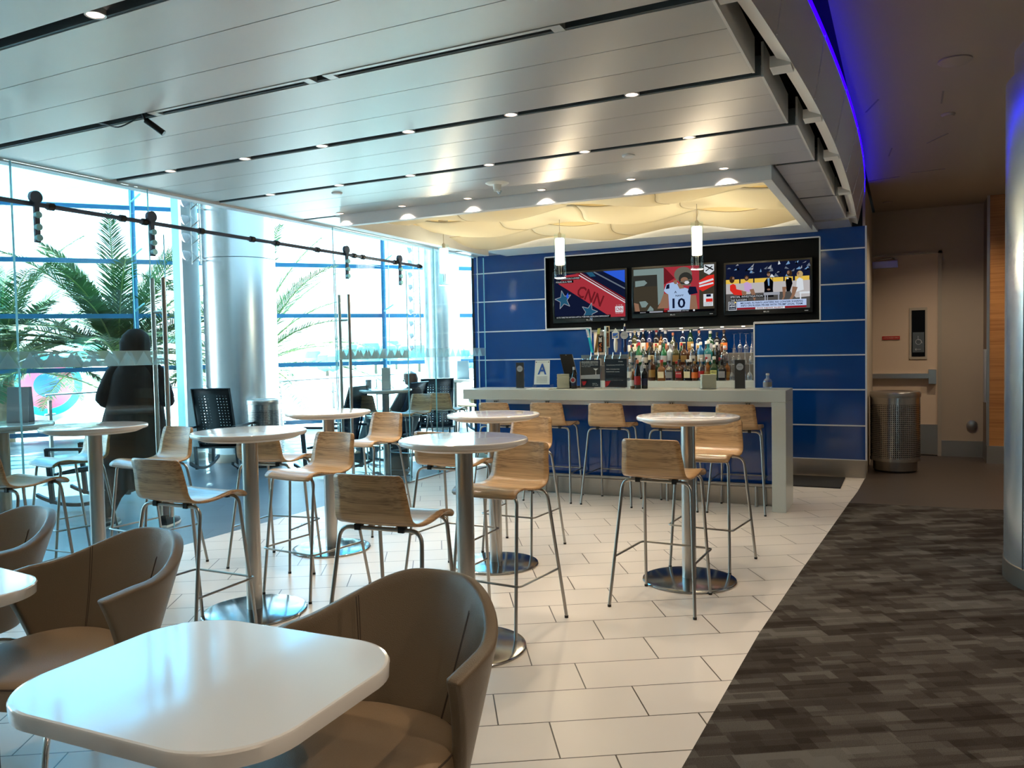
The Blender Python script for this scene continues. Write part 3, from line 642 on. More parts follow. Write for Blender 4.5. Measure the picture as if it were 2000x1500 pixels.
stools = [
 (-1.28, 4.61, -3.6, 'wooden bar stool in front of the rightmost high table, its back to the viewer'),
 (-1.22, 5.57, 175.2, 'wooden bar stool behind the rightmost high table, facing the viewer'),
 (-1.98, 3.89, 175.6, 'wooden bar stool facing the viewer right of the nearest high table pole'),
 (-2.07, 2.98, 4.2, 'nearest wooden bar stool, back to the viewer, behind the brown armchair'),
 (-3.43, 3.05, .3, 'wooden bar stool, back to the viewer, directly behind the left brown armchair'),
 (-3.41, 4.00, 174.4, 'wooden bar stool facing the viewer with daylight on its seat, centre left'),
 (-2.73, 4.64, -1.2, 'wooden bar stool half hidden behind the nearest high table, seat pointing right'),
 (-4.10, 4.42, 8, 'wooden bar stool seen between the two left high table poles, back to the viewer'),
 (-4.89, 4.02, 174.5, 'wooden bar stool facing the viewer left of the second high table, beside the door handles'),
 (-5.58, 3.87, 170.9, 'wooden bar stool behind the glass and the far left high table'),
 (-4.88, 3.02, 2, 'wooden bar stool with only its seat and legs showing at the left edge'),
 (-4.10, 5.58, 174, 'wooden bar stool facing the viewer beyond the centre left high table'),
 (-5.54, 8.38, 171.6, 'wooden bar stool behind the glass partition, facing the viewer, nearest the bar end'),
 (-5.42, 9.07, 0, 'wooden bar stool behind the glass, back to the viewer, darker in shade'),
 (-6.2, 8.45, 5, 'wooden bar stool behind the glass under the distant menu table, only the seat showing'),
 (-5.55, 10.1, 185, 'small distant wooden bar stool left of the white bar end'),
 (-2.63, 5.46, 178.2, 'wooden bar stool facing the viewer just behind the third high table'),
 (-3.74, 7.40, -2, 'leftmost bar stool tucked under the bar counter'),
 (-3.20, 7.47, 1.3, 'second bar stool from the left at the bar counter'),
 (-2.58, 7.48, .4, 'middle bar stool at the bar counter, unobstructed view of its back'),
 (-1.96, 7.49, 1.0, 'bar stool at the counter partly behind the rightmost high table pole'),
 (-1.37, 7.52, 2.1, 'rightmost bar stool at the counter beside its white end panel'),
]
st0 = make_stool(stools[0][3], SG); index_kids(st0)
for i, (x, y, a, lb) in enumerate(stools):
    if i == 0: st0.location = (x, y, 0); st0.rotation_euler = (0, 0, D(a))
    else: dup(st0, (x, y, 0), D(a), lb)
# ---------------------------------------------------------------- high tables
def make_table(label, group):
    t_ = thing('high_table', label, 'table', (0, 0, 0), 0, group)
    q = mb('table_white'); q.lathe([(0, 1.07), (.314, 1.07), (.319, 1.0695), (.324, 1.067), (.326, 1.062), (.326, 1.052), (.322, 1.046), (.30, 1.043), (0, 1.043)], 64); q.build('tabletop', 'table_white', t_)
    q = mb('table_edge'); q.lathe([(0, 1.043), (.292, 1.043), (.290, 1.036), (.262, 1.024), (0, 1.022)], 64); q.build('under_disc', 'table_edge', t_)
    q = mb('table_under'); q.lathe([(0, 1.023), (.12, 1.021), (.12, 1.012), (0, 1.012)], 32); q.build('mounting_plate', 'table_under', t_)
    q = mb('steel'); q.lathe([(.045, .012), (.045, 1.013)], 32); q.build('pole', 'steel', t_)
    q = mb('base_steel'); q.lathe([(0, .0245), (.05, .0235), (.27, .0175), (.296, .013), (.300, .008), (.300, .004)], 64); q.lathe([(.292, 0), (.292, .006)], 48, m='black_plastic'); q.build('base', 'base_steel', t_)
    return t_
TG = 'round white high tables'
tabs = [(-1.25, 5.09, 'round white high table nearest the carpet, on a steel disc base'), (-2.00, 3.50, 'nearest round white high table, its pole rising behind the right brown armchair'),
 (-2.60, 4.98, 'round white high table in the middle between the bar and the nearest high table'), (-3.44, 3.50, 'round white high table left of centre with its whole disc base in view'),
 (-4.00, 4.90, 'round white high table reflecting bright blue daylight on its base, centre left'), (-4.80, 3.50, 'round white high table inside the glass at the left, in front of the standing person'),
 (-5.63, 3.40, 'round white high table cut by the left edge, with a menu standing on it'), (-5.77, 8.18, 'high table behind the glass with a menu and a glass on it'), (-6.71, 11.51, 'most distant high table, beside the left end of the bar')]
tb0 = make_table(tabs[0][2], TG); index_kids(tb0)
for i, (x, y, lb) in enumerate(tabs):
    if i == 0: tb0.location = (x, y, 0)
    else: dup(tb0, (x, y, 0), i*.7, lb)
# menus on tables behind the glass
def tent(name, loc, rz, w, h, label, m='menu_silver', group=None):
    t_ = thing(name, label, 'menu', loc, rz, group)
    q = mb(m); q.obox((0, -.03, h/2), (w/2, 0, 0), (0, .0015, 0), (0, .012, h/2), m); q.obox((0, .03, h/2), (w/2, 0, 0), (0, .0015, 0), (0, -.012, h/2), m); q.build('card', m, t_)
    q = mb('acrylic'); q.box(-w/2, w/2, -.06, .06, 0, .004); q.build('stand', 'acrylic', t_); return t_
tent('menu_stand', (-5.65, 3.55, 1.07), D(28), .15, .25, 'grey menu stand on the high table at the left edge')
tent('menu_stand', (-5.70, 8.10, 1.07), D(30), .105, .27, 'tall silver menu stand on the high table behind the glass')
tent('menu_stand', (-6.55, 11.50, 1.07), D(10), .19, .30, 'pale menu stand on the most distant high table')
t_ = thing('drinking_glass', 'clear tumbler of water on the high table behind the glass', 'glass', (-5.98, 8.12, 1.07)); q = mb('glassware'); q.lathe([(.034, 0), (.040, .12), (.037, .12), (.031, .008), (0, .008)], 20); q.build('tumbler', 'glassware', t_)
# ---------------------------------------------------------------- low tables
def make_low(label):
    t_ = thing('low_table', label, 'table', (0, 0, 0), 0, 'rounded white low tables')
    def outl(hx, hy, R_, n_=14):
        out = []
        for k, (cx_, cy_) in enumerate(((hx-R_, hy-R_), (-hx+R_, hy-R_), (-hx+R_, -hy+R_), (hx-R_, -hy+R_))):
            for i in range(n_+1):
                a = PI/2*(k+i/n_); bl = 1+.035*math.sin(2*(a-k*PI/2)); out.append((cx_+R_*bl*math.cos(a), cy_+R_*bl*math.sin(a)))
        return out
    q = mb('table_white'); lv = [(.700, -.006), (.703, -.001), (.734, 0), (.7385, -.0025), (.740, -.008)]
    q.loft([[(x, y, z) for x, y in outl(.388+d, .325+d, .20)] for z, d in lv], 'table_white', True); q.build('tabletop', 'table_white', t_)
    q = mb('table_under'); q.box(-.16, .16, -.16, .16, .685, .702); q.build('mounting_plate', 'table_under', t_)
    q = mb('steel'); q.lathe([(.038, .015), (.038, .686)], 28); q.build('pole', 'steel', t_)
    q = mb('base_steel'); q.lathe([(0, .022), (.23, .016), (.24, .006), (.24, 0)], 48); q.build('base', 'base_steel', t_)
    return t_
lt = make_low('large rounded white low table in the foreground, in front of the brown armchairs'); index_kids(lt)
lt.location = (-1.508, 1.377, 0); lt.rotation_euler = (0, 0, D(2))
dup(lt, (-3.04, 1.47, 0), D(-6), 'rounded white low table cut off by the left edge')
# ---------------------------------------------------------------- tub armchair
def make_tub(label):
    t_ = thing('armchair', label, 'armchair', (0, 0, 0), 0, 'brown leather tub armchairs')
    def S(t, v, off=0.0):
        s = abs(t); am = D(lerp(84, 106, v)); a = t*am
        top = .86 if s < .2 else lerp(.86, .665, min(1, (s-.2)/.62)**1.0)
        k = min(1, max(0, (s-.12)/.62)); k = k*k*(3-2*k); top = .825-.105*k - .015*max(0, (s-.8)/.2)
        z = lerp(.37, top, v)
        rx = lerp(.235, .300, v)-off; ry = lerp(.185, .375, v)-off
        x = rx*math.sin(a); y = .0-ry*math.cos(a)
        if abs(a) > PI/2: y = ry*1.05*(abs(a)-PI/2)*.9; x = math.copysign(rx-.02*(abs(a)-PI/2)**2, a)
        return (x, y, z)
    b = mb('leather'); nu, nv = 48, 12; vs = [S(-1+2*i/nu, j/nv) for j in range(nv+1) for i in range(nu+1)]
    fs = [(j*(nu+1)+i, j*(nu+1)+i+1, (j+1)*(nu+1)+i+1, (j+1)*(nu+1)+i) for j in range(nv) for i in range(nu)]
    b.add(vs, fs, 'leather', True); o = b.build('back_shell', 'leather', t_)
    s_ = o.modifiers.new('s', 'SOLIDIFY'); s_.thickness = .042; s_.offset = 1
    bv = o.modifiers.new('b', 'BEVEL'); bv.width = .012; bv.segments = 3; bv.limit_method = 'ANGLE'; bv.angle_limit = D(50)
    for sg in (-1, 1):
        q = mb('stitch')
        for d_ in (-.007, .007): q.tube([S(sg*.47+d_, v/16, .043) for v in range(1, 17)], .0016, 5)
        q.build('seam', 'stitch', o)
    q = mb('leather_seat')
    def ol(s, n_=56):
        out = []
        for i in range(n_):
            a = 2*PI*i/n_; p = 3.0; c_, d_ = math.cos(a), math.sin(a)
            x = math.copysign(abs(c_)**(2/p), c_)*.262; y = math.copysign(abs(d_)**(2/p), d_)*.262+.085
            if y < 0: x *= 1+y*.35
            out.append((x*s, (y-.085)*s+.085))
        return out
    lv = [(.375, .90), (.385, .97), (.41, 1.0), (.445, 1.0), (.462, .985), (.472, .95), (.479, .88), (.485, .7), (.488, .4), (.488, .1)]
    q.loft([[(x, y, z) for x, y in ol(s)] for z, s in lv], 'leather_seat', True); q.build('seat_cushion', 'leather_seat', t_)
    q = mb('stitch'); q.tube([(x, y, .458) for x, y in ol(.992)], .003, 6, closed=True); q.build('piping', 'stitch', t_)
    q = mb('steel'); q.lathe([(.10, .345), (.10, .375)], 24); q.lathe([(.03, .2), (.03, .35)], 16); q.build('swivel_plate', 'steel', t_)
    for sx_ in (-1, 1):
        for sy_ in (-1, 1):
            q = mb('chrome'); q.tube(cat_pts([(sx_*.02, sy_*.02+.02, .24), (sx_*.10, sy_*.10+.02, .29), (sx_*.19, sy_*.19+.02, .27), (sx_*.235, sy_*.235+.02, .15), (sx_*.25, sy_*.25+.02, .008)], 5), .011, 10); q.build('leg', 'chrome', t_)
    return t_
tc0 = make_tub('brown leather tub armchair right of the foreground table, nearest the viewer'); index_kids(tc0)
tc0.location = (-1.31, 1.745, 0); tc0.rotation_euler = (0, 0, D(180))
dup(tc0, (-2.705, 1.85, 0), D(177), 'brown leather tub armchair behind the foreground table at the left')
dup(tc0, (-3.66, 1.98, 0), D(176), 'brown leather tub armchair mostly cut off by the left edge')
# ---------------------------------------------------------------- litter bins
def make_bin(label):
    t_ = thing('litter_bin', label, 'litter bin', (0, 0, 0), 0, 'perforated steel litter bins')
    q = mb('perforated_steel'); q.lathe([(.27, .13), (.27, .90)], 64, caps=False); q.lathe([(.262, .135), (.262, .90)], 48, m='black_plastic', caps=True); q.build('body', 'perforated_steel', t_)
    q = mb('steel'); q.lathe([(.275, .88), (.277, .90), (.277, .93), (.268, .945), (.20, .95), (.185, .94), (.13, .93), (.12, .94), (0, .945)], 64); q.build('lid', 'steel', t_); q = mb('steel'); q.lathe([(.273, .13), (.273, .165)], 64); q.build('lower_band', 'steel', t_)
    q = mb('steel_dark'); q.lathe([(.24, .02), (.24, .13), (.262, .135)], 48); q.lathe([(.225, 0), (.225, .02)], 40, m='black_plastic'); q.build('base', 'steel_dark', t_)
    return t_
bn = make_bin('round perforated steel litter bin in front of the beige door'); index_kids(bn); bn.location = (-.10, 10.52, 0)
d = dup(bn, (-7.88, 8.33, 0), .3, 'round perforated steel litter bin beside the big window column'); d.scale = (.88, .88, .97)
# ---------------------------------------------------------------- rocking chairs
def make_rocker(label):
    t_ = thing('rocking_chair', label, 'rocking chair', (0, 0, 0), 0, 'black perforated rocking chairs')
    def panel(name, w, h, loc, tilt):
        q = mb('perforated_black'); n_ = 10
        vs = [(x, .02*math.cos(PI*(z/h)), z) for z in [-h/2+h*i/n_ for i in range(n_+1)] for x in (-w/2, w/2)]
        q.add(vs, [(2*i, 2*i+1, 2*i+3, 2*i+2) for i in range(n_)], 'perforated_black', True)
        g = q.build(name, 'perforated_black', t_); g.location = loc; g.rotation_euler = (tilt, 0, 0)
        s_ = g.modifiers.new('s', 'SOLIDIFY'); s_.thickness = .012
        r_ = mb('rocker_black'); z = h/2
        r_.tube([(-w/2, 0, -z), (-w/2, 0, z), (w/2, 0, z), (w/2, 0, -z)], .014, 8, closed=True); r_.build('rim', 'rocker_black', g)
        return g
    panel('backrest', .50, .80, (0, -.275, .72), D(14)); panel('seat', .48, .46, (0, .0, .385), D(83))
    for s in (-1, 1):
        x = s*.275
        q = mb('rocker_frame')
        pts = [(x, .92*math.sin(a), 1.02-.98*math.cos(a)) for a in [D(-26+52*i/14) for i in range(15)]]
        q.loft([[(p[0]-.018, p[1], p[2]), (p[0]+.018, p[1], p[2]), (p[0]+.018, p[1], p[2]+.035), (p[0]-.018, p[1], p[2]+.035)] for p in pts], 'rocker_frame', False); q.build('rocker', 'rocker_frame', t_)
        q = mb('rocker_frame'); q.obox((x, .26, .345), (.016, 0, 0), (0, .022, 0), (0, .02, .275), 'rocker_frame'); q.obox((x, -.25, .21), (.016, 0, 0), (0, .022, 0), (0, -.02, .15), 'rocker_frame')
        q.obox((x, -.03, .615), (.025, 0, 0), (0, .31, .0), (0, 0, .014), 'rocker_frame'); q.build('arm_frame', 'rocker_frame', t_)
    q = mb('rocker_frame'); q.tube([(-.275, .2, .36), (.275, .2, .36)], .012, 8); q.tube([(-.275, -.2, .34), (.275, -.2, .34)], .012, 8); q.build('crossbar', 'rocker_frame', t_)
    return t_
rk = make_rocker('black perforated rocking chair in front of the big window column, back to the viewer'); index_kids(rk)
rk.location = (-8.05, 7.75, 0); rk.rotation_euler = (0, 0, D(22))
for x, y, a, lb in ((-7.55, 5.45, 112, 'rocking chair facing left behind the glass, beside the standing person'), (-6.45, 8.0, 100, 'rocking chair turned left behind the glass, seen between the door handles'),
    (-6.75, 10.9, 40, 'rocking chair behind the glass, back to the viewer, before the far column'), (-6.35, 9.25, 95, 'rocking chair with a seated person in it'), (-6.95, 13.2, 60, 'most distant rocking chair, left of the blue wall edge')):
    dup(rk, (x, y, 0), D(a), lb)
# ---------------------------------------------------------------- people
def skin_body(name, joints, edges, parent, m='skin'):
    keys = list(joints); me = bpy.data.meshes.new(name); me.from_pydata([joints[k][0] for k in keys], [(keys.index(a), keys.index(c)) for a, c in edges], [])
    me.materials.append(MATS[m]); o = bpy.data.objects.new(name, me); C.objects.link(o); o.parent = parent
    md = o.modifiers.new('skin', 'SKIN'); md.use_smooth_shade = True
    sv = me.skin_vertices[0].data
    for i, k in enumerate(keys): r = joints[k][1]; sv[i].radius = (r, r) if not isinstance(r, tuple) else r; sv[i].use_root = (k == 'pelvis')
    sb = o.modifiers.new('sub', 'SUBSURF'); sb.levels = 1; sb.render_levels = 2
    return o
def ell(cx, cy, z, rx, ry, n_=24, rot=0): return [(cx+rx*math.cos(a)*math.cos(rot)-ry*math.sin(a)*math.sin(rot), cy+rx*math.cos(a)*math.sin(rot)+ry*math.sin(a)*math.cos(rot), z) for a in [2*PI*i/n_ for i in range(n_)]]
def fingers(q, w, d, nrm, side, m='skin'):
    """palm and five bent fingers starting at wrist w, pointing along d"""
    d, nrm = Vector(d).normalized(), Vector(nrm).normalized(); s = d.cross(nrm)*side; w = Vector(w)
    q.tube([w, w+d*.03, w+d*.085], [.022, .034, .034], 8, m)
    for i, L in enumerate((.066, .076, .072, .056)):
        b_ = w+d*.08+s*(.027-.018*i); q.tube([b_, b_+d*L*.45, b_+d*L*.8+nrm*.012, b_+d*L*.95+nrm*.032], [.0095, .009, .008, .007], 7, m)
    b_ = w+d*.03+s*.032; q.tube([b_, b_+d*.03+s*.022, b_+d*.055+s*.024+nrm*.01], [.011, .010, .008], 7, m)
pp = thing('person', 'person standing with back to the viewer in a long black coat and black hood', 'person', (-6.16, 4.92, 0), D(24))
J = {'pelvis': ((0, 0, .93), .13), 'waist': ((0, .01, 1.08), .125), 'chest': ((0, .01, 1.30), .15), 'neckb': ((0, .0, 1.46), .07), 'neck': ((0, .015, 1.53), .055), 'head': ((0, .03, 1.62), (.085, .095)), 'crown': ((0, .03, 1.70), (.07, .08)),
     'shl': ((-.17, 0, 1.41), .062), 'ell': ((-.25, -.02, 1.14), .042), 'wrl': ((-.12, .22, 1.16), .028), 'shr': ((.17, 0, 1.41), .062), 'elr': ((.27, -.02, 1.14), .042), 'wrr': ((.13, .22, 1.18), .028),
     'hl': ((-.10, 0, .88), .095), 'kl': ((-.21, -.01, .48), .062), 'al': ((-.29, -.06, .09), .038), 'tl': ((-.31, .06, .04), .035), 'hr': ((.10, 0, .88), .095), 'kr': ((.17, .05, .48), .062), 'ar': ((.23, -.02, .09), .038), 'tr': ((.25, .10, .04), .035)}
E_ = [('pelvis', 'waist'), ('waist', 'chest'), ('chest', 'neckb'), ('neckb', 'neck'), ('neck', 'head'), ('head', 'crown'), ('chest', 'shl'), ('shl', 'ell'), ('ell', 'wrl'), ('chest', 'shr'), ('shr', 'elr'), ('elr', 'wrr'),
      ('pelvis', 'hl'), ('hl', 'kl'), ('kl', 'al'), ('al', 'tl'), ('pelvis', 'hr'), ('hr', 'kr'), ('kr', 'ar'), ('ar', 'tr')]
skin_body('body', J, E_, pp)
q = mb('skin'); fingers(q, (-.12, .22, 1.16), (.55, .8, .05), (0, 0, 1), 1); fingers(q, (.13, .22, 1.18), (-.5, .8, .05), (0, 0, 1), -1)
q.loft([ell(0, .115, 1.60, .014, .022, 8), ell(0, .118, 1.63, .010, .014, 8), ell(0, .105, 1.66, .006, .008, 8)], 'skin'); q.build('hands_and_nose', 'skin', pp)
q = mb('cloth_black')
q.loft([ell(0, 0, 1.52, .07, .07), ell(0, 0, 1.48, .11, .10), ell(0, 0, 1.42, .175, .125), ell(0, 0, 1.34, .215, .145), ell(-.01, 0, 1.20, .235, .16), ell(-.02, 0, 1.05, .255, .17), ell(-.03, 0, .90, .28, .18), ell(-.05, -.01, .70, .295, .20), ell(-.08, -.02, .50, .27, .20), ell(-.10, -.03, .36, .22, .17)], 'cloth_black')
for s in (-1, 1): q.tube(cat_pts([(s*.10, 0, 1.44), (s*.185, 0, 1.38), (s*.235, -.02, 1.27), (s*.275, -.03, 1.15), (s*.25, .05, 1.13), (s*.14, .19, 1.165)], 4), [.055]+[.075]*4+[.078]*8+[.065]*4+[.05]*4, 12)
q.loft([ell(-.12, -.02, .45, .13, .12), ell(-.24, -.05, .26, .085, .08), ell(-.29, -.06, .10, .06, .06)], 'cloth_black'); q.build('coat', 'cloth_black', pp)
q = mb('cloth_black'); q.loft([ell(0, -.01, 1.36, .17, .13), ell(0, -.01, 1.46, .135, .12), ell(0, .0, 1.56, .125, .125), ell(0, .01, 1.65, .128, .13), ell(0, .02, 1.72, .105, .11), ell(0, .02, 1.765, .055, .06), ell(0, .02, 1.775, .01, .01)], 'cloth_black'); q.build('hood', 'cloth_black', pp)
q = mb('grey_cloth'); q.loft([ell(.12, .02, .62, .11, .11), ell(.17, .05, .46, .085, .09), ell(.225, -.01, .16, .065, .07), ell(.23, -.015, .11, .062, .065)], 'grey_cloth'); q.build('trousers', 'grey_cloth', pp)
for s, x, y in ((-1, -.30, .0), (1, .24, .04)):
    q = mb('black_plastic'); q.loft([[(x+a*.05, y-.13+b_, z) for a, b_ in ((-.7, 0), (.7, 0), (1, .10), (1, .20), (.6, .29), (-.6, .29), (-1, .20), (-1, .10))] for z in (0.001, .02)], 'paper', False)
    q.loft([[(x+a*.048*k, y-.125+b_*k2, z) for a, b_ in ((-.7, 0), (.7, 0), (1, .10), (1, .20), (.6, .28), (-.6, .28), (-1, .20), (-1, .10))] for z, k, k2 in ((.02, 1, 1), (.05, .95, .95), (.085, .8, .55), (.10, .7, .4))], 'black_plastic', True); q.build('shoe', 'black_plastic', pp)
ps = thing('person', 'person in a dark olive jacket sitting slumped in a rocking chair behind the glass', 'person', (-6.35, 9.25, 0), D(95))
J = {'pelvis': ((0, -.10, .52), .12), 'waist': ((0, -.16, .66), .12), 'chest': ((0, -.24, .88), .15), 'neckb': ((0, -.27, 1.02), .07), 'neck': ((0, -.26, 1.07), .055), 'head': ((0, -.22, 1.14), (.085, .09)), 'crown': ((0, -.21, 1.22), (.07, .075)),
     'shl': ((-.17, -.24, .97), .06), 'ell': ((-.26, -.12, .74), .043), 'wrl': ((-.10, .10, .68), .028), 'shr': ((.17, -.24, .97), .06), 'elr': ((.26, -.12, .74), .043), 'wrr': ((.10, .10, .70), .028),
     'hl': ((-.10, -.06, .50), .09), 'kl': ((-.13, .36, .62), .062), 'al': ((-.12, .55, .14), .04), 'tl': ((-.12, .68, .05), .033), 'hr': ((.10, -.06, .50), .09), 'kr': ((.13, .34, .56), .062), 'ar': ((.14, .46, .10), .04), 'tr': ((.14, .60, .04), .033)}
skin_body('body', J, E_, ps)
q = mb('skin'); fingers(q, (-.10, .10, .68), (.6, .8, 0), (0, 0, 1), 1); fingers(q, (.10, .10, .70), (-.6, .8, 0), (0, 0, 1), -1); q.loft([ell(0, -.125, 1.12, .014, .02, 8), ell(0, -.125, 1.15, .01, .012, 8)], 'skin'); q.build('hands_and_nose', 'skin', ps)
q = mb('olive_cloth'); q.loft([ell(0, -.27, 1.05, .08, .08), ell(0, -.26, 1.0, .17, .12), ell(0, -.24, .90, .23, .165), ell(0, -.18, .72, .23, .18), ell(0, -.12, .56, .22, .19), ell(0, -.08, .44, .22, .17)], 'olive_cloth')
q.tube([(-.17, -.24, .98), (-.27, -.12, .74), (-.12, .07, .68)], [.085, .068, .045], 12); q.tube([(.17, -.24, .98), (.27, -.12, .74), (.12, .07, .70)], [.085, .068, .045], 12); q.build('jacket', 'olive_cloth', ps)
q = mb('grey_cloth')
for s, k_, a_ in ((-1, (-.13, .36, .62), (-.12, .54, .17)), (1, (.13, .34, .56), (.14, .45, .13))): q.tube([(s*.1, -.08, .50), k_, a_], [.105, .08, .06], 12)
q.build('trousers', 'grey_cloth', ps)
q = mb('dark_wood'); q.loft([ell(0, -.25, 1.08, .09, .085), ell(0, -.24, 1.16, .10, .105), ell(0, -.23, 1.23, .085, .09), ell(0, -.22, 1.27, .03, .03)], 'dark_wood'); q.build('hair', 'dark_wood', ps)
for x, y in ((-.12, .58), (.14, .50)):
    q = mb('black_plastic'); q.loft([[(x+a*.045, y-.08+b_*k2, z) for a, b_ in ((-.7, 0), (.7, 0), (1, .10), (1, .20), (.6, .28), (-.6, .28), (-1, .20), (-1, .10))] for z, k2 in ((0, 1), (.04, .97), (.08, .5), (.12, .4))], 'black_plastic', True); q.build('shoe', 'black_plastic', ps)
o = mb('olive_cloth'); o.loft([ell(0, 0, 0, .16, .11), ell(0, 0, .06, .19, .13), ell(0, 0, .28, .18, .12), ell(0, 0, .40, .10, .07), ell(0, 0, .42, .03, .02)], 'olive_cloth'); 
bp_ = thing('backpack', 'dark backpack standing on the floor beside the seated person', 'backpack', (-6.0, 8.72, 0)); o.build('bag_body', 'olive_cloth', bp_)
q = mb('black_plastic'); q.tube(round_path([(-.08, -.1, .38), (-.08, -.17, .25), (-.08, -.12, .05)], .05), .012, 6); q.build('strap', 'black_plastic', bp_)
# ================================================================ THE BAR
bar = thing('bar_counter', 'long bar counter with pale quartz slab, waterfall end and blue glass front', 'bar', (-2.62, 7.7, 0))
def L(x): return x+2.62
def Y_(y): return y-7.7
q = mb('quartz'); q.box(L(-4.28), L(-.955), Y_(7.5), Y_(8.0), 1.0, 1.108); q.build('countertop', 'quartz', bar, bevel=.003)
q = mb('quartz'); q.box(L(-1.078), L(-.955), Y_(7.5), Y_(8.0), 0, .9995); q.build('end_panel', 'quartz', bar, bevel=.003)
q = mb('blue_glass'); q.box(L(-4.05), L(-1.08), Y_(7.80), Y_(7.98), .17, .95); q.build('front_panel', 'blue_glass', bar)
q = mb('brushed_base'); q.box(L(-4.05), L(-1.08), Y_(7.785), Y_(7.98), 0, .17); q.build('kick_plate', 'brushed_base', bar)
q = mb('white_trim'); q.box(L(-4.05), L(-1.08), Y_(7.60), Y_(7.98), .95, 1.0); q.build('under_ledge', 'white_trim', bar)
q = mb('tube_steel'); q.tube([(L(-4.0), Y_(7.70), .205), (L(-1.08), Y_(7.70), .205)], .018, 10)
for x in (-3.9, -3.28, -2.1, -1.25): q.tube([(L(x), Y_(7.70), 0), (L(x), Y_(7.70), .205)], .014, 8)
q.build('foot_rail', 'tube_steel', bar)
for x in (-3.93, -3.33, -2.68, -2.02, -1.30):
    q = mb('menu_silver'); q.box(L(x)-.028, L(x)+.028, Y_(7.592), Y_(7.601), .958, .992); q.box(L(x)-.016, L(x)-.006, Y_(7.590), Y_(7.593), .968, .982, 'black_plastic'); q.box(L(x)+.006, L(x)+.016, Y_(7.590), Y_(7.593), .968, .982, 'black_plastic'); q.build('power_outlet', 'menu_silver', bar)
# tiered bottle display
pbr('tier', (.12, .11, .10), .3)
o = mb('quartz'); o.box(NB[0]+.005, NB[1]-.005, 9.80, 10.02, 1.0, 1.10); o.box(NB[0]+.005, NB[1]-.005, 10.02, 10.16, 1.0, 1.295, 'tier'); o.box(NB[0]+.005, NB[1]-.005, 10.16, 10.455, 1.0, 1.435, 'tier')
tag(o.build('bottle_shelf', 'quartz', bevel=.002), 'pale stepped shelf in the wall niche carrying the bottles', 'shelf')
o = mb('steel'); o.box(-3.60, -1.62, 9.25, 9.78, .86, .90); o.box(-3.60, -1.62, 9.28, 9.78, 0, .86, 'blue_glass'); tag(o.build('back_counter', 'steel'), 'steel topped back counter behind the bar', 'counter')
pbr('tier', (.12, .11, .10), .3)
BC = dict(green=(.01, .10, .03), dkgreen=(.008, .035, .012), amber=(.16, .055, .010), brown=(.05, .016, .005), dark=(.010, .008, .008), clear=None, blue=(.02, .10, .22), teal=(.01, .12, .12), olive=(.035, .035, .012), gold=(.25, .14, .03), pink=(.4, .12, .06), white=(.55, .52, .46), orange=(.55, .13, .02), red=(.30, .01, .012), grey=(.2, .2, .21), cream=(.62, .52, .32), ylgreen=(.50, .50, .16), black=(.01, .01, .01), silver=(.5, .5, .5), navy=(.01, .015, .06))
for k, v in BC.items():
    if v: pbr('b_'+k, v, .12, 0, coat=.4); pbr('l_'+k, v, .5)
MATS['b_clear'] = MATS['glassware']; pbr('b_frost', (.35, .38, .38), .3)
def bottle(loc, h, r, shape, glass, lab, cap, label, group, txt=None, name='liquor_bottle', cat='bottle'):
    t_ = thing(name, label, cat, loc, random.uniform(-.15, .15), group)
    q = mb(glass); n = r*.36
    P = {'round': [(r*.96, 0), (r, .006), (r, h*.60), (r*.9, h*.66), (n*1.15, h*.76), (n, h*.80), (n, h*.93)],
         'wine': [(r*.96, 0), (r, .006), (r, h*.52), (r*.8, h*.62), (n*1.3, h*.72), (n, h*.80), (n, h*.93)],
         'squat': [(r*.95, 0), (r, .01), (r*1.02, h*.50), (r*.8, h*.62), (n*1.1, h*.68), (n, h*.74), (n, h*.90)],
         'taper': [(r*.8, 0), (r*.85, .01), (r, h*.62), (r*.75, h*.72), (n, h*.80), (n, h*.93)]}[shape]
    if shape == 'squat' and r > .042:
        rings = []
        for rr, z in P: rings.append([(math.copysign(abs(math.cos(a))**.5, math.cos(a))*rr, math.copysign(abs(math.sin(a))**.5, math.sin(a))*rr*(.7 if rr > n*1.2 else 1), z) for a in [2*PI*i/20+.01 for i in range(20)]])
        q.loft(rings, glass)
    else: q.lathe(P, 20, m=glass)
    q.build('glass_body', glass, t_)
    if lab:
        q = mb('l_'+lab); z0, z1 = h*.14, h*.44; rr = r*1.02+.0006
        if shape == 'squat' and r > .042: q.box(-rr*.72, rr*.72, -rr*.74, -rr*.70, z0, z1)
        else:
            rings = [[(rr*math.cos(a), rr*math.sin(a), z) for a in [D(-165+150*i/12) for i in range(13)]] for z in (z0, z1)]
            q.add(rings[0]+rings[1], [(i, i+1, 14+i, 13+i) for i in range(12)], 'l_'+lab, True)
        if txt: text(q, txt[0], lambda x, z: (x, -rr-.001 if not (shape == 'squat' and r > .042) else -rr*.745, z), -rr*.6, rr*.6, z0+(z1-z0)*.6, z0+(z1-z0)*.82, txt[1], True)
        q.build('label', 'l_'+lab, t_)
    q = mb('l_'+cap); q.lathe([(n*1.12, h*.87), (n*1.15, h*.99), (n*.9, h), (0, h)], 14, m='l_'+cap); q.build('cap', 'l_'+cap, t_)
    return t_
def rx(px, Y): return {9.92: -3.08+(px-1245)*.006424, 10.08: -3.13+(px-1245)*.006527, 10.24: -3.179+(px-1245)*.006629}[Y]
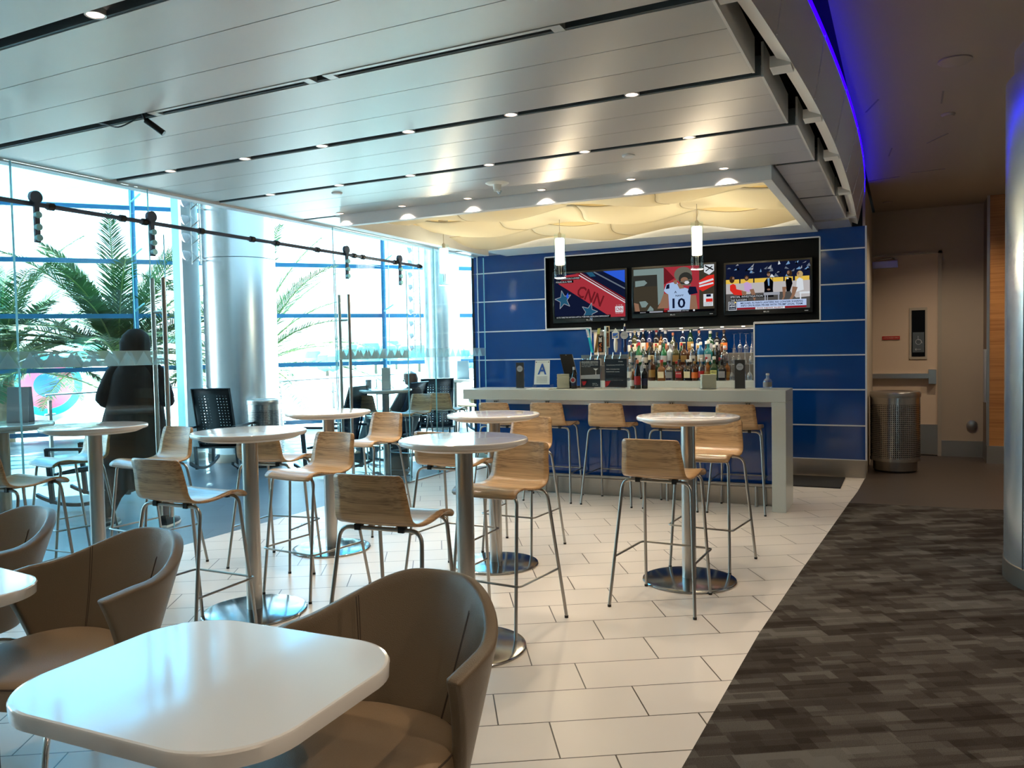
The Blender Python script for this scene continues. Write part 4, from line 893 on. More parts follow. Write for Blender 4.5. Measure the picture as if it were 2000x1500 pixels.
rows = [
 (10.24, 1.435, 'back row', [(1233, .27, 'round', 'clear', 'white', 'silver'), (1242, .31, 'round', 'olive', 'cream', 'cream'), (1250, .28, 'round', 'clear', None, 'white'), (1259, .33, 'wine', 'dark', 'white', 'red'), (1272, .33, 'wine', 'navy', 'orange', 'amber'), (1286, .31, 'round', 'dark', 'cream', 'red'), (1295, .25, 'round', 'amber', 'white', 'black'),
   (1304, .29, 'taper', 'clear', 'pink', 'silver'), (1319, .26, 'wine', 'olive', 'grey', 'pink'), (1338, .32, 'round', 'clear', 'cream', 'cream'), (1353, .33, 'wine', 'dkgreen', 'gold', 'green'), (1370, .28, 'round', 'clear', 'white', 'pink'), (1391, .27, 'squat', 'dkgreen', 'grey', 'white'), (1404, .25, 'round', 'black', 'grey', 'black'), (1417, .28, 'wine', 'dark', 'orange', 'brown')]),
 (10.08, 1.295, 'middle row', [(1238, .26, 'taper', 'clear', None, 'black'), (1250, .28, 'wine', 'green', 'white', 'red'), (1262, .22, 'round', 'clear', 'white', 'silver'), (1275, .28, 'wine', 'dark', 'cream', 'black'), (1288, .24, 'round', 'clear', None, 'gold'), (1301, .26, 'wine', 'green', 'silver', 'green'), (1313, .25, 'round', 'frost', None, 'grey'), (1325, .27, 'squat', 'olive', 'gold', 'dark'),
   (1341, .26, 'squat', 'brown', 'gold', 'black'), (1357, .25, 'round', 'clear', 'white', 'white'), (1373, .27, 'round', 'blue', 'white', 'white'), (1388, .28, 'squat', 'teal', 'silver', 'white'), (1404, .26, 'round', 'dark', 'black', 'white'), (1419, .22, 'squat', 'clear', None, 'silver')]),
 (9.92, 1.10, 'front row', [(1232, .26, 'round', 'clear', 'white', 'silver'), (1244, .28, 'wine', 'brown', 'pink', 'black'), (1259, .27, 'round', 'grey', 'silver', 'silver'), (1276, .30, 'round', 'brown', 'gold', 'gold'), (1296, .25, 'squat', 'amber', 'cream', 'red'), (1311, .24, 'squat', 'clear', 'grey', 'dark'), (1331, .25, 'squat', 'brown', 'red', 'black'), (1348, .25, 'squat', 'dark', 'cream', 'silver'),
   (1361, .23, 'round', 'brown', 'orange', 'gold'), (1374, .26, 'round', 'clear', 'red', 'silver'), (1386, .25, 'round', 'amber', 'gold', 'silver'), (1398, .28, 'squat', 'dkgreen', 'ylgreen', 'white'), (1413, .25, 'squat', 'dark', 'grey', 'black')])]
ordn = ['first', 'second', 'third', 'fourth', 'fifth', 'sixth', 'seventh', 'eighth', 'ninth', 'tenth', 'eleventh', 'twelfth', 'thirteenth', 'fourteenth', 'fifteenth']
for Y, z, rn, lst in rows:
    for i, (px, h, sh, gl, lb, cp) in enumerate(lst):
        txt = None
        if rn == 'front row' and i == 6: txt = ('KNOB', 'l_white')
        if rn == 'front row' and i == 11: txt = ('JAMESON', 'l_black')
        gn = dict(dkgreen='dark green', frost='frosted', olive='olive', ylgreen='yellow green').get(gl, gl)
        ln = (' with %s label and %s cap' % (dict(ylgreen='yellow green').get(lb, lb), cp)) if lb else ' with %s cap and no label' % cp
        bottle((rx(px, Y), Y+random.uniform(-.01, .01)-(.02 if Y > 10.2 else .03), z), h*1.06, random.uniform(.039, .044) if sh != 'squat' else .052, sh, 'b_'+gl, lb, cp, '%s bottle%s, %s from left, %s' % (gn, ln, ordn[i], rn), 'liquor bottles in the wall niche', txt)
rg = random.Random(11)
for Y, Yp, z, rn, pxs in ((10.07, 10.08, 1.295, 'middle', (1232, 1244, 1256, 1269, 1282, 1295, 1307, 1319, 1333, 1349, 1365, 1381, 1396, 1411)), (9.99, 9.92, 1.10, 'front', (1238, 1252, 1267, 1286, 1304, 1321, 1340, 1355, 1368, 1380, 1392, 1406, 1420))):
    for i, px in enumerate(pxs):
        gl = rg.choice(['dark', 'clear', 'brown', 'dkgreen', 'amber', 'olive', 'dark']); cp = rg.choice(['black', 'silver', 'gold', 'white', 'red', 'dark']); lb = rg.choice([None, 'grey', 'cream', 'gold', 'brown'])
        bottle((rx(px, Yp), Y+(.05 if rn == 'middle' else .0), z), rg.uniform(.24, .30), rg.uniform(.034, .039), rg.choice(['round', 'wine', 'taper']), 'b_'+gl, lb, cp, '%s bottle with %s cap squeezed behind the %s row, %s from left' % (dict(dkgreen='dark green').get(gl, gl), cp, rn, ordn[i]), 'liquor bottles in the wall niche')
# stemware
def stemglass(loc, h, r, label, wine):
    t_ = thing('stem_glass', label, 'glass', loc, 0, 'upside down stem glasses in the niche')
    q = mb('glassware'); q.lathe([(r*.82, 0), (r, h*.18), (r*.95, h*.32), (r*.4, h*.48), (.004, h*.55), (.004, h*.96), (r*.85, h*.985), (r*.87, h)] if wine else [(r, 0), (r*.55, h*.30), (.006, h*.5), (.004, h*.96), (r*.8, h*.985), (r*.82, h)], 20, m='glassware', caps=False); q.build('bowl_and_stem', 'glassware', t_)
k = 0
for Y, z, px in ((10.24, 1.435, (1433, 1444, 1455, 1466)), (10.08, 1.295, (1431, 1442, 1453, 1464)), (9.92, 1.10, (1428, 1438, 1450, 1461))):
    rn = {10.24: 'back', 10.08: 'middle', 9.92: 'front'}[Y]
    for i, p in enumerate(px):
        stemglass((rx(p, Y)+.015, Y, z), (.24 if rn == 'back' else .20)+.01*(i % 2), .036, 'clear stem glass at the right end of the bottle niche, %s row, %s from left' % (rn, ordn[i]), (i+k) % 3 != 0)
    k += 1
# ---------------------------------------------------------------- things on the counter
T = 1.108
# beer taps
tp = thing('beer_tower', 'steel T shaped beer tower with its drip bar on the counter', 'beer tower', (-2.80, 7.90, T))
q = mb('steel'); q.box(-.25, .25, -.035, .035, .31, .345); q.build('crossbar', 'steel', tp)
for s in (-.17, .17): q = mb('steel'); q.lathe([(.05, 0), (.05, .008), (.028, .012), (.028, .31)], 20, (s, 0, 0)); q.build('column', 'steel', tp)
for i, x in enumerate((-.13, -.05, .03, .11, .19)): q = mb('chrome'); q.tube([(x, -.035, .325), (x, -.07, .325), (x, -.085, .27)], .009, 8); q.tube([(x, -.05, .33), (x, -.05, .37)], .007, 8); q.build('spout', 'chrome', tp)
def tap(x, z0, h, label, parts):
    t_ = thing('tap_handle', label, 'tap handle', (x, 7.85, z0), 0, 'beer tap handles')
    for nm, m_, f in parts: q = mb(m_); f(q, h); q.build(nm, m_, t_)
TZ = 1.478
tap(-2.92, TZ, .25, 'slanting blue and white beer tap handle, leftmost', [('grip', 'tail_cyan', lambda q, h: q.obox((-.025, 0, h/2), (.012, 0, -.002), (0, .009, 0), (-.025, 0, h/2))), ('white_top', 'paper', lambda q, h: (q.obox((-.043, -.010, h*.80), (.013, 0, -.002), (0, .001, 0), (-.009, 0, h*.17)), text(q, 'BLUE', lambda x, z: (-.043-(z)*.07+x, -.0125, h*.64+z), -.008, .008, .01, .08, 'tail_blue')))])
tap(-2.885, TZ, .25, 'slanting gold and brown beer tap handle behind the blue one', [('grip', 'b_gold', lambda q, h: q.obox((.02, .012, h/2), (.013, 0, .002), (0, .008, 0), (.022, 0, h/2))), ('top', 'l_ylgreen', lambda q, h: q.obox((.038, .002, h*.88), (.015, 0, .002), (0, .003, 0), (.005, 0, h*.12)))])
def _ipa(q, h): text(q, 'IPA', lambda x, z: (-z, -.0125, x), .015, h*.5, -.010, .010, 'l_orange', True)
tap(-2.825, TZ, .175, 'short black beer tap handle with orange letters', [('grip', 'black_plastic', lambda q, h: q.box(-.026, .026, -.01, .01, 0, h)), ('orange_letters', 'l_orange', lambda q, h: text(q, 'IPA', lambda x, z: (-z, -.0125, x), .012, h*.58, -.014, .014, 'l_orange', True)), ('emblem', 'l_white', lambda q, h: (q.poly([(-.018, -.0125, h*.62), (.018, -.0125, h*.62), (.014, -.0125, h*.80), (.018, -.0125, h*.92), (0, -.0125, h*.84), (-.018, -.0125, h*.92), (-.014, -.0125, h*.80)])))])
tap(-2.752, TZ, .27, 'tall pale blue beer tap handle with a brown sign board', [('grip', 'napkin_white', lambda q, h: (q.box(-.028, -.012, -.01, .01, 0, h*.6), q.box(-.034, -.008, -.014, .014, h*.6, h*.78), q.box(-.030, -.010, -.01, .01, h*.78, h))), ('brown_board', 'l_cream', lambda q, h: (q.box(-.008, .022, -.008, .008, h*.18, h), q.box(-.005, .019, -.010, -.008, h*.22, h*.74, 'l_brown'), q.box(-.003, .017, -.010, -.008, h*.80, h*.96, 'l_black'))), ('letters', 'l_orange', lambda q, h: text(q, 'AMBER ALE', lambda x, z: (-z+.007, -.0115, x), h*.24, h*.72, -.007, .007, 'l_orange'))])
tap(-2.663, TZ, .245, 'white beer tap handle with a blue and gold wave picture', [('grip', 'paper', lambda q, h: q.lathe([(.010, 0), (.019, h*.12), (.021, h*.40), (.015, h*.58)], 14)), ('sign_board', 'paper', lambda q, h: (q.add([(x, y, z) for y in (-.012, .008) for x, z in ((-.034, h*.56), (.034, h*.56), (.036, h*.84), (.022, h*.86), (0, h), (-.022, h*.86), (-.036, h*.84))], [tuple(range(7)), tuple(range(13, 6, -1))]+[(i, (i+1) % 7+0, (i+1) % 7+7, i+7) for i in range(7)]), q.poly([(-.027, -.0125, h*.60), (.027, -.0125, h*.60), (.028, -.0125, h*.80), (-.028, -.0125, h*.80)], 'tail_blue'), q.poly([(-.025, -.013, h*.66), (.0, -.013, h*.67), (.026, -.013, h*.76), (.026, -.013, h*.72), (.0, -.013, h*.63), (-.025, -.013, h*.62)], 'l_ylgreen')))])
tap(-2.565, TZ, .26, 'dark blue beer tap handle with a round pale disc on top', [('grip', 'b_navy', lambda q, h: q.lathe([(.010, 0), (.018, .02), (.014, h*.3), (.018, h*.55), (.012, h*.62), (.012, h*.86), (.016, h*.88), (.011, h)], 14)), ('round_disc', 'menu_silver', lambda q, h: (q.loft([[(.040*math.cos(a), y, h*.66+.040*math.sin(a)) for a in [2*PI*i/24 for i in range(24)]] for y in (-.020, -.012)], 'menu_silver', False), text(q, 'STELLA', lambda x, z: (x, -.0212, z), -.026, .026, h*.66-.005, h*.66+.006, 'l_navy'))), ('finial', 'chrome', lambda q, h: q.lathe([(.010, h), (.013, h+.008), (.005, h+.016), (.010, h+.026), (0, h+.030)], 12))])
def board_menu(x, z1, label, w=.098):
    t_ = thing('menu_stand', label, 'menu', (x, 7.75, T), D(6), 'slim dark menu boards on the bar'); h = z1-T
    q = mb('menu_grey'); q.box(-w/2+.006, w/2-.006, -.006, .006, .004, h); q.build('board', 'menu_grey', t_)
    q = mb('acrylic'); q.box(-w/2, -w/2+.006, -.014, .014, 0, h+.003); q.box(w/2-.006, w/2, -.014, .014, 0, h+.003); q.box(-w/2, w/2, -.02, .02, 0, .004); q.build('clear_holder', 'acrylic', t_)
    q = mb('menu_silver'); q.loft([[(.033*math.cos(a), y, h*.76+.033*math.sin(a)) for a in [2*PI*i/24 for i in range(24)]] for y in (-.0085, -.006)], 'menu_silver', False); text(q, 'BRINDAR', lambda x, z: (x, -.0095, z), -.020, .020, h*.76-.003, h*.76+.004, 'menu_grey'); q.build('round_emblem', 'menu_silver', t_)
    return t_
board_menu(-3.712, 1.385, 'slim dark menu board with a round pale emblem, left end of the bar')
board_menu(-1.40, 1.385, 'slim dark menu board with a round pale emblem, right part of the bar', .105)
# grade card
t_ = thing('grade_card', 'white grade card with a big blue letter A in a clear stand on the bar', 'sign', (-3.455, 7.75, T+.002), D(4))
def AF(x, z): return (x, -.0125-.0+z*.16, z+.04)
q = mb('paper'); q.add([AF(-.088, 0), AF(.088, 0), AF(.082, .255), AF(-.082, .255)], [(0, 1, 2, 3)]); q.add([(p[0], p[1]+.003, p[2]) for p in (AF(-.088, 0), AF(.088, 0), AF(.082, .255), AF(-.082, .255))], [(3, 2, 1, 0)]); q.build('card', 'paper', t_)
AG = lambda x, z: (AF(x, z)[0], AF(x, z)[1]-.0012, AF(x, z)[2])
q = mb('sign_blue'); text(q, 'A', AG, -.050, .050, .105, .220, 'sign_blue', True); q.build('blue_letter', 'sign_blue', t_)
q = mb('menu_grey')
for i in range(6): z = .020+.012*i; q.poly([AG(-.06, z), AG(.06, z), AG(.06, z+.0025), AG(-.06, z+.0025)])
q.poly([AG(-.062, .236), AG(.062, .236), AG(.062, .238), AG(-.062, .238)])
for s in (-.07, .07): q.poly([AG(s+.006*math.cos(a), .236+.006*math.sin(a)) for a in [2*PI*i/10 for i in range(10)]])
q.build('small_print', 'menu_grey', t_)
q = mb('acrylic'); q.add([(p[0], p[1]-.005, p[2]) for p in (AF(-.10, -.015), AF(.10, -.015), AF(.095, .275), AF(-.095, .275))], [(0, 1, 2, 3)]); q.box(-.10, .10, -.02, .10, 0, .006); q.box(-.10, .10, -.016, -.012, .004, .03)
for s in (-.098, .098): q.box(s-.003, s+.003, -.018, .09, 0, .04)
q.build('clear_stand', 'acrylic', t_)
q = mb('paper')
t2 = thing('paper_stack', 'flat stack of papers on the bar beside the grade card', 'papers', (-3.42, 7.60, T)); q.box(-.13, .13, -.06, .05, 0, .005); q.obox((.05, 0, .009), (.13, .02, 0), (-.01, .05, 0), (0, 0, .003)); q.build('sheets', 'paper', t2)
# till screen
t_ = thing('till_screen', 'black touchscreen till tilted back on the bar counter', 'till', (-3.19, 7.84, T), D(-25))
ax_, ay_ = Vector((.066, .012, 0)), Vector((-.042, .045, .10)); nz = ax_.cross(ay_).normalized()
t_.rotation_euler = (0, 0, 0)
q = mb('black_panel'); q.obox(Vector((0, 0, .255))-nz*-.0, ax_, ay_, nz*.006); q.build('screen', 'black_panel', t_)
q = mb('slot_lip'); q.obox(Vector((0, 0, .255))-nz*.018, ax_*1.04, ay_*1.03, nz*.0115); q.build('housing', 'slot_lip', t_)
q = mb('black_plastic'); q.obox((.02, .05, .12), (.03, 0, 0), (0, .02, 0), (-.01, 0, .11)); q.box(-.07, .09, -.03, .12, 0, .018); q.build('stand', 'black_plastic', t_)
q = mb('menu_silver'); q.obox(Vector((0, 0, .255))+ay_*.9+nz*.0065, ax_*.05, ay_*.02, nz*.0005); q.build('maker_mark', 'menu_silver', t_)
def napkins(x, w, h, label):
    t_ = thing('napkin_caddy', label, 'napkins', (x, 7.75, T), D(20), 'square stacks of napkins on the bar')
    q = mb('napkin'); n_ = 16
    for i in range(n_): z = .006+i*h/n_; d = random.uniform(-.002, .002); q.box(-w/2+d, w/2+d, -w/2-d, w/2-d, z, z+h/n_*.86)
    q.build('napkin_stack', 'napkin', t_)
    q = mb('acrylic'); q.box(-w/2-.006, w/2+.006, -w/2-.006, w/2+.006, 0, .005)
    for sx_, sy_ in ((-1, -1), (1, -1), (1, 1), (-1, 1)): q.box(sx_*(w/2+.004)-.003, sx_*(w/2+.004)+.003, sy_*(w/2+.004)-.003, sy_*(w/2+.004)+.003, 0, h*1.05)
    q.build('clear_caddy', 'acrylic', t_)
napkins(-3.21, .125, .145, 'square stack of beige napkins left of the bitters bottle'); napkins(-1.70, .135, .135, 'square stack of white napkins right of centre on the bar')
bottle((-3.078, 7.72, T), .225, .030, 'wine', 'b_dark', 'navy', 'silver', 'small dark bottle with a round red badge beside the left napkins', 'bottles standing on the counter')
q = mb('menu_silver'); q.loft([[(.030*math.cos(a), y, .09+.030*math.sin(a)) for a in [2*PI*i/20 for i in range(20)]] for y in (-.004, 0)], 'menu_silver', False); q.loft([[(.020*math.cos(a), y, .09+.020*math.sin(a)) for a in [2*PI*i/20 for i in range(20)]] for y in (-.006, -.004)], 'l_red', False)
bg_ = thing('badge', 'round silver and red badge hung on the small dark bottle', 'badge', (-3.075, 7.684, T)); q.build('disc', 'menu_silver', bg_)
bottle((-2.455, 7.75, T), .20, .026, 'wine', 'b_amber', 'white', 'cream', 'small amber bottle right of the dark drink signs', 'bottles standing on the counter')
bottle((-2.395, 7.72, T), .29, .033, 'wine', 'b_dark', 'red', 'pink', 'dark bottle with a red label right of the drink signs', 'bottles standing on the counter')
bottle((-2.335, 7.76, T), .235, .031, 'round', 'b_dark', 'navy', 'silver', 'short dark bottle with blue label, last of the three by the signs', 'bottles standing on the counter')
bottle((-1.155, 7.80, T), .145, .040, 'squat', 'b_clear', 'grey', 'silver', 'small clear bottle with white print at the right end of the bar', 'bottles standing on the counter')
# drink signs
def sign(x0, x1, z1, label, fnc):
    t_ = thing('drink_sign', label, 'sign', ((x0+x1)/2, 7.75, T), D(3), 'dark drink signs in clear frames'); w = (x1-x0)/2; h = z1-T
    q = mb('sign_navy'); q.box(-w+.008, w-.012, -.004, .004, .014, h-.016); q.build('poster', 'sign_navy', t_)
    q = mb('acrylic'); q.box(-w, w, -.008, -.006, .006, h); q.box(-w, w, -.03, .03, 0, .006); q.box(w-.005, w+.002, -.02, .02, 0, h+.004); q.build('clear_frame', 'acrylic', t_)
    G = lambda x, z: (x, -.0092, z); q = mb('paper'); fnc(q, G, w, h); q.build('print', 'paper', t_); return t_
def sB(q, G, w, h):
    q.poly([G(-w+.008, h*.36), G(w-.012, h*.36), G(w-.012, h*.70), G(-w+.008, h*.70)], 'menu_grey')
    q.poly([(p[0], -.0095, p[2]) for p in (G(-w+.01, h*.32), G(w-.013, h*.32), G(w-.013, h*.47), G(-w+.01, h*.44))], 'menu_silver')
    H = lambda x, z: (x, -.0099, z)
    q.poly([H(.03, h*.66), H(.085, h*.66), H(.062, h*.60), H(.053, h*.60)], 'paper'); q.poly([H(.056, h*.60), H(.060, h*.60), H(.062, h*.46), H(.054, h*.46)], 'paper')
    for i, s in enumerate(('OUR DRINK SELECTION', 'Complimentary beer, wine and', 'spirits are available today', 'or choose a signature drink', 'from our menu')): text(q, s, H, -w+.02, (w-.03) if i < 4 else 0, h*(.885-i*.038)-.006, h*(.885-i*.038)+.005, 'paper', i == 0)
    q.poly([H(-w+.02, h*.24), H(-w+.07, h*.24), H(-w+.055, h*.12), H(-w+.03, h*.10)], 'red'); text(q, 'DELTA', H, .02, .07, h*.15, h*.18, 'paper'); text(q, 'SKY CLUB', H, .02, .08, h*.10, h*.13, 'paper')
def sC(q, G, w, h):
    H = lambda x, z: (x, -.0096, z)
    text(q, 'Delta', H, .03, .075, h*.85, h*.88, 'paper'); text(q, 'Complimentary HOUSE WI-FI', H, -w+.025, .085, h*.735, h*.765, 'paper', True)
    text(q, 'SSID: DeltaSkyClub', H, -w+.025, .04, h*.60, h*.635, 'paper', True); text(q, 'PASSWORD: flydelta', H, -w+.025, .04, h*.52, h*.55, 'paper', True)
    text(q, 'Please enjoy your time here in our lounge', H, -w+.025, .075, h*.255, h*.275, 'paper'); q.poly([H(-w+.012, h*.23), H(-w+.07, h*.25), H(-w+.045, h*.10), H(-w+.012, h*.05)], 'red')
sign(-3.018, -2.79, 1.42, 'dark framed drink sign with a cocktail photo, left of its pair', sB); sign(-2.755, -2.505, 1.427, 'dark framed sign with white lines of text, right of its pair', sC)
# small caddy (clothespin paper holder) behind
t_ = thing('order_clip', 'silver clip holding cream papers behind the dark bottle', 'clip', (-3.02, 7.90, T)); q = mb('l_cream'); q.box(-.06, .05, 0, .01, 0, .28); q.build('papers', 'l_cream', t_); q = mb('chrome'); q.tube([(-.04, -.01, .26), (0, -.01, .33), (.04, -.01, .26)], .006, 8); q.lathe([(.012, .32), (.012, .345)], 10); q.build('clip', 'chrome', t_)
# ---------------------------------------------------------------- televisions
for k, c in dict(navy=(.006, .010, .035), red=(.42, .035, .05), dred=(.16, .012, .018), white=(.75, .8, .85), blue=(.03, .12, .75), steel=(.16, .19, .24), black=(.002, .002, .003), brown=(.055, .045, .030), sage=(.22, .30, .29), sky=(.20, .36, .60), olive=(.16, .155, .12), dolive=(.035, .035, .03), jersey=(.42, .58, .85), skin=(.30, .16, .10), yellow=(.85, .55, .08), sofa=(.55, .52, .52), floor=(.09, .085, .08), lila=(.60, .40, .70), scar=(.75, .03, .02), bar=(.50, .62, .90), maroon=(.30, .01, .02), hair=(.05, .025, .012), blond=(.55, .38, .16), grey=(.35, .37, .42), teal=(.02, .10, .18)).items(): emit('s_'+k, c, .5)
def tv(px0, px1, pz0, pz1, label, draw):
    cx, cz = (px0+px1)/2, (pz0+pz1)/2; hw, hh = (px1-px0)/2, (pz1-pz0)/2
    t_ = thing('television', label, 'television', (cx, 9.80, cz), 0, 'televisions above the bar')
    q = mb('tv_black'); q.box(-hw-.028, hw+.028, 0, .06, -hh-.055, hh+.028); q.build('housing', 'tv_black', t_, bevel=.006)
    q = mb('s_black'); q.box(-hw, hw, -.0016, 0, -hh, hh)
    st = [0]
    def P(m_, *pts, new=True):
        if new: st[0] += 1
        y = -.0018-.00012*st[0]; q.poly([(-hw+2*hw*u_, y, -hh+2*hh*v_) for u_, v_ in pts], 's_'+m_)
    def R(m_, u0, v0, u1, v1): P(m_, (u0, v0), (u1, v0), (u1, v1), (u0, v1))
    def O(m_, u_, v_, ru, rv, n_=18): P(m_, *[(u_+ru*math.cos(2*PI*i/n_), v_+rv*math.sin(2*PI*i/n_)) for i in range(n_)])
    def Ln(m_, pts, w):
        for (a, c) in zip(pts, pts[1:]):
            d_ = Vector((c[0]-a[0], (c[1]-a[1])*.58)); d_.normalize(); nx_, ny_ = -d_.y*w, d_.x*w/.58
            P(m_, (a[0]-nx_, a[1]-ny_), (c[0]-nx_, c[1]-ny_), (c[0]+nx_, c[1]+ny_), (a[0]+nx_, a[1]+ny_))
    def Tx(m_, s, u0, u1, v0, v1, bold=False, rot=0):
        st[0] += 1; y = -.0018-.00012*st[0]
        def fn(u_, v_):
            if rot: du, dv = u_-u0, (v_-v0)*.58; u_, v_ = u0+du*math.cos(rot)-dv*math.sin(rot), v0+(du*math.sin(rot)+dv*math.cos(rot))/.58
            return (-hw+2*hw*u_, y, -hh+2*hh*v_)
        text(q, s, fn, u0, u1, v0, v1, 's_'+m_, bold)
    draw(P, R, O, Ln, Tx); q.build('screen', 's_black', t_)
    q = mb('menu_silver'); text(q, 'LG', lambda x, z: (x, -.001, z), -.02, .02, -hh-.034, -hh-.018, 'menu_silver', True); q.loft([[(-.034+.009*math.cos(a), y, -hh-.026+.009*math.sin(a)) for a in [2*PI*i/14 for i in range(14)]] for y in (-.0015, 0)], 'menu_silver', False); q.box(hw-.06, hw-.02, -.0012, 0, -hh-.034, -hh-.027, 'menu_silver'); q.build('maker_logo', 'menu_silver', t_)
def d1(P, R, O, Ln, Tx):
    R('navy', 0, 0, 1, 1); P('red', (.06, .78), (.16, .96), (.36, .985), (1, .33), (1, 0), (.80, 0)); P('dred', (.30, 1), (.40, 1), (1, .40), (1, .33), (.36, .97))
    Ln('white', [(.36, .95), (1, .30)], .006); Ln('white', [(.38, .99), (1, .345)], .003); Ln('steel', [(.57, 1), (1, .60)], .008); P('blue', (.70, 1), (1, 1), (1, .73)); P('teal', (.46, 1), (.55, 1), (.60, .90), (.52, .90))
    Tx('dred', 'CNN', .31, .69, .50, .76, True, -.43); 
    def star(cx, cy, r, m_, w, rt_=0):
        pts = [(cx+(r if i % 2 == 0 else r*.42)*math.cos(rt_+PI/2+i*PI/5), cy+(r if i % 2 == 0 else r*.42)/.58*math.sin(rt_+PI/2+i*PI/5)) for i in range(11)]; P('teal', *pts[:10]); Ln(m_, pts, w)
    star(.13, .42, .125, 'grey', .0035, .2); star(.50, .13, .12, 'grey', .0035, -.3); P('blue', (.17, .50), (.20, .58), (.21, .47), (.19, .44))
    R('black', 0, 0, .80, .055); Tx('white', "US TO TAKE THE NATION'S APT'S & 'THEN RISE UNFOLDING DEMOCRACY'", .03, .78, .012, .042)
    R('black', .02, .79, .28, .85); R('black', .02, .86, .38, .92); Tx('white', 'TURNING POLITICALLY & DIVIDED', .03, .37, .872, .905); Tx('white', 'FOLKS IN A YEAR', .03, .26, .80, .835)
    R('white', .865, .10, .975, .225); Tx('red', 'CNN', .875, .965, .125, .20, True); Tx('white', 'L I V E', .88, .96, .238, .262); Tx('white', '10:40 AM', .87, .97, .07, .09)
def d2(P, R, O, Ln, Tx):
    R('brown', 0, 0, 1, 1); R('red', .385, 0, .82, 1); P('dred', (.385, 1), (.385, .62), (.52, .75), (.42, .95)); R('sage', 0, .85, .385, .985); R('dolive', 0, .60, .30, .84); P('sage', (.30, .86), (.385, .86), (.385, .33), (.31, .17))
    P('sage', (.02, .60), (.135, .62), (.175, .68), (.14, .74), (.02, .73)); P('sage', (.07, .27), (.15, .28), (.185, .22), (.15, .14), (.10, .14)); P('sage', (.17, .06), (.21, .17), (.25, .10), (.25, .05), (.17, .05))
    P('skin', (0, .25), (.06, .22), (.08, .02), (.02, .02)); P('skin', (.38, .42), (.44, .42), (.44, .1), (.30, .1), (.34, .24)); P('skin', (.70, .36), (.78, .36), (.80, .05), (.70, .05))
    P('jersey', (.385, .49), (.42, .63), (.49, .66), (.55, .66), (.60, .55), (.66, .52), (.72, .48), (.70, .05), (.45, .05), (.44, .40), (.40, .45)); P('navy', (.41, .52), (.42, .61), (.455, .63), (.455, .53)); P('navy', (.70, .55), (.78, .54), (.80, .40), (.70, .37), (.68, .44)); P('skin', (.55, .62), (.60, .63), (.64, .52), (.58, .51))
    Tx('navy', 'NAVY', .53, .63, .345, .385, True); Tx('navy', '10', .49, .65, .09, .31, True); Tx('navy', 'A', .515, .545, .42, .47, True)
    O('olive', .625, .82, .11, .165); O('dolive', .655, .72, .085, .145); O('skin', .64, .70, .045, .06); O('white', .67, .64, .03, .035); Ln('olive', [(.60, .60), (.72, .58)], .008); Ln('olive', [(.59, .66), (.72, .70)], .006)
    P('skin', (.50, .69), (.55, .72), (.55, .62), (.52, .62))
    P('scar', (.82, .66), (.92, .76), (1, .78), (1, .55), (.86, .43), (.82, .48)); Ln('white', [(.82, .60), (.99, .68)], .012); Ln('white', [(.82, .54), (.99, .60)], .010); P('white', (.88, 1), (1, 1), (1, .86), (.94, .78), (.88, .84)); Ln('black', [(.89, .98), (.99, .88)], .008); Ln('black', [(.90, .86), (.98, .96)], .006)
    R('white', .87, .11, .985, .37); R('navy', .905, .31, .96, .365); R('scar', .90, .20, .98, .27); Tx('navy', 'COLLEGE', .88, .975, .165, .19); Tx('navy', 'HOUSTON', .88, .97, .125, .15)
    R('black', 0, 0, 1, .055); R('grey', .20, .015, .37, .045); R('grey', .43, .02, .60, .05); Tx('white', 'HOUSTON', .08, .15, .015, .035); Tx('scar', 'TD', .38, .42, .02, .045); Tx('white', '4TH 9:05', .61, .69, .02, .04); O('white', .755, .035, .012, .02)
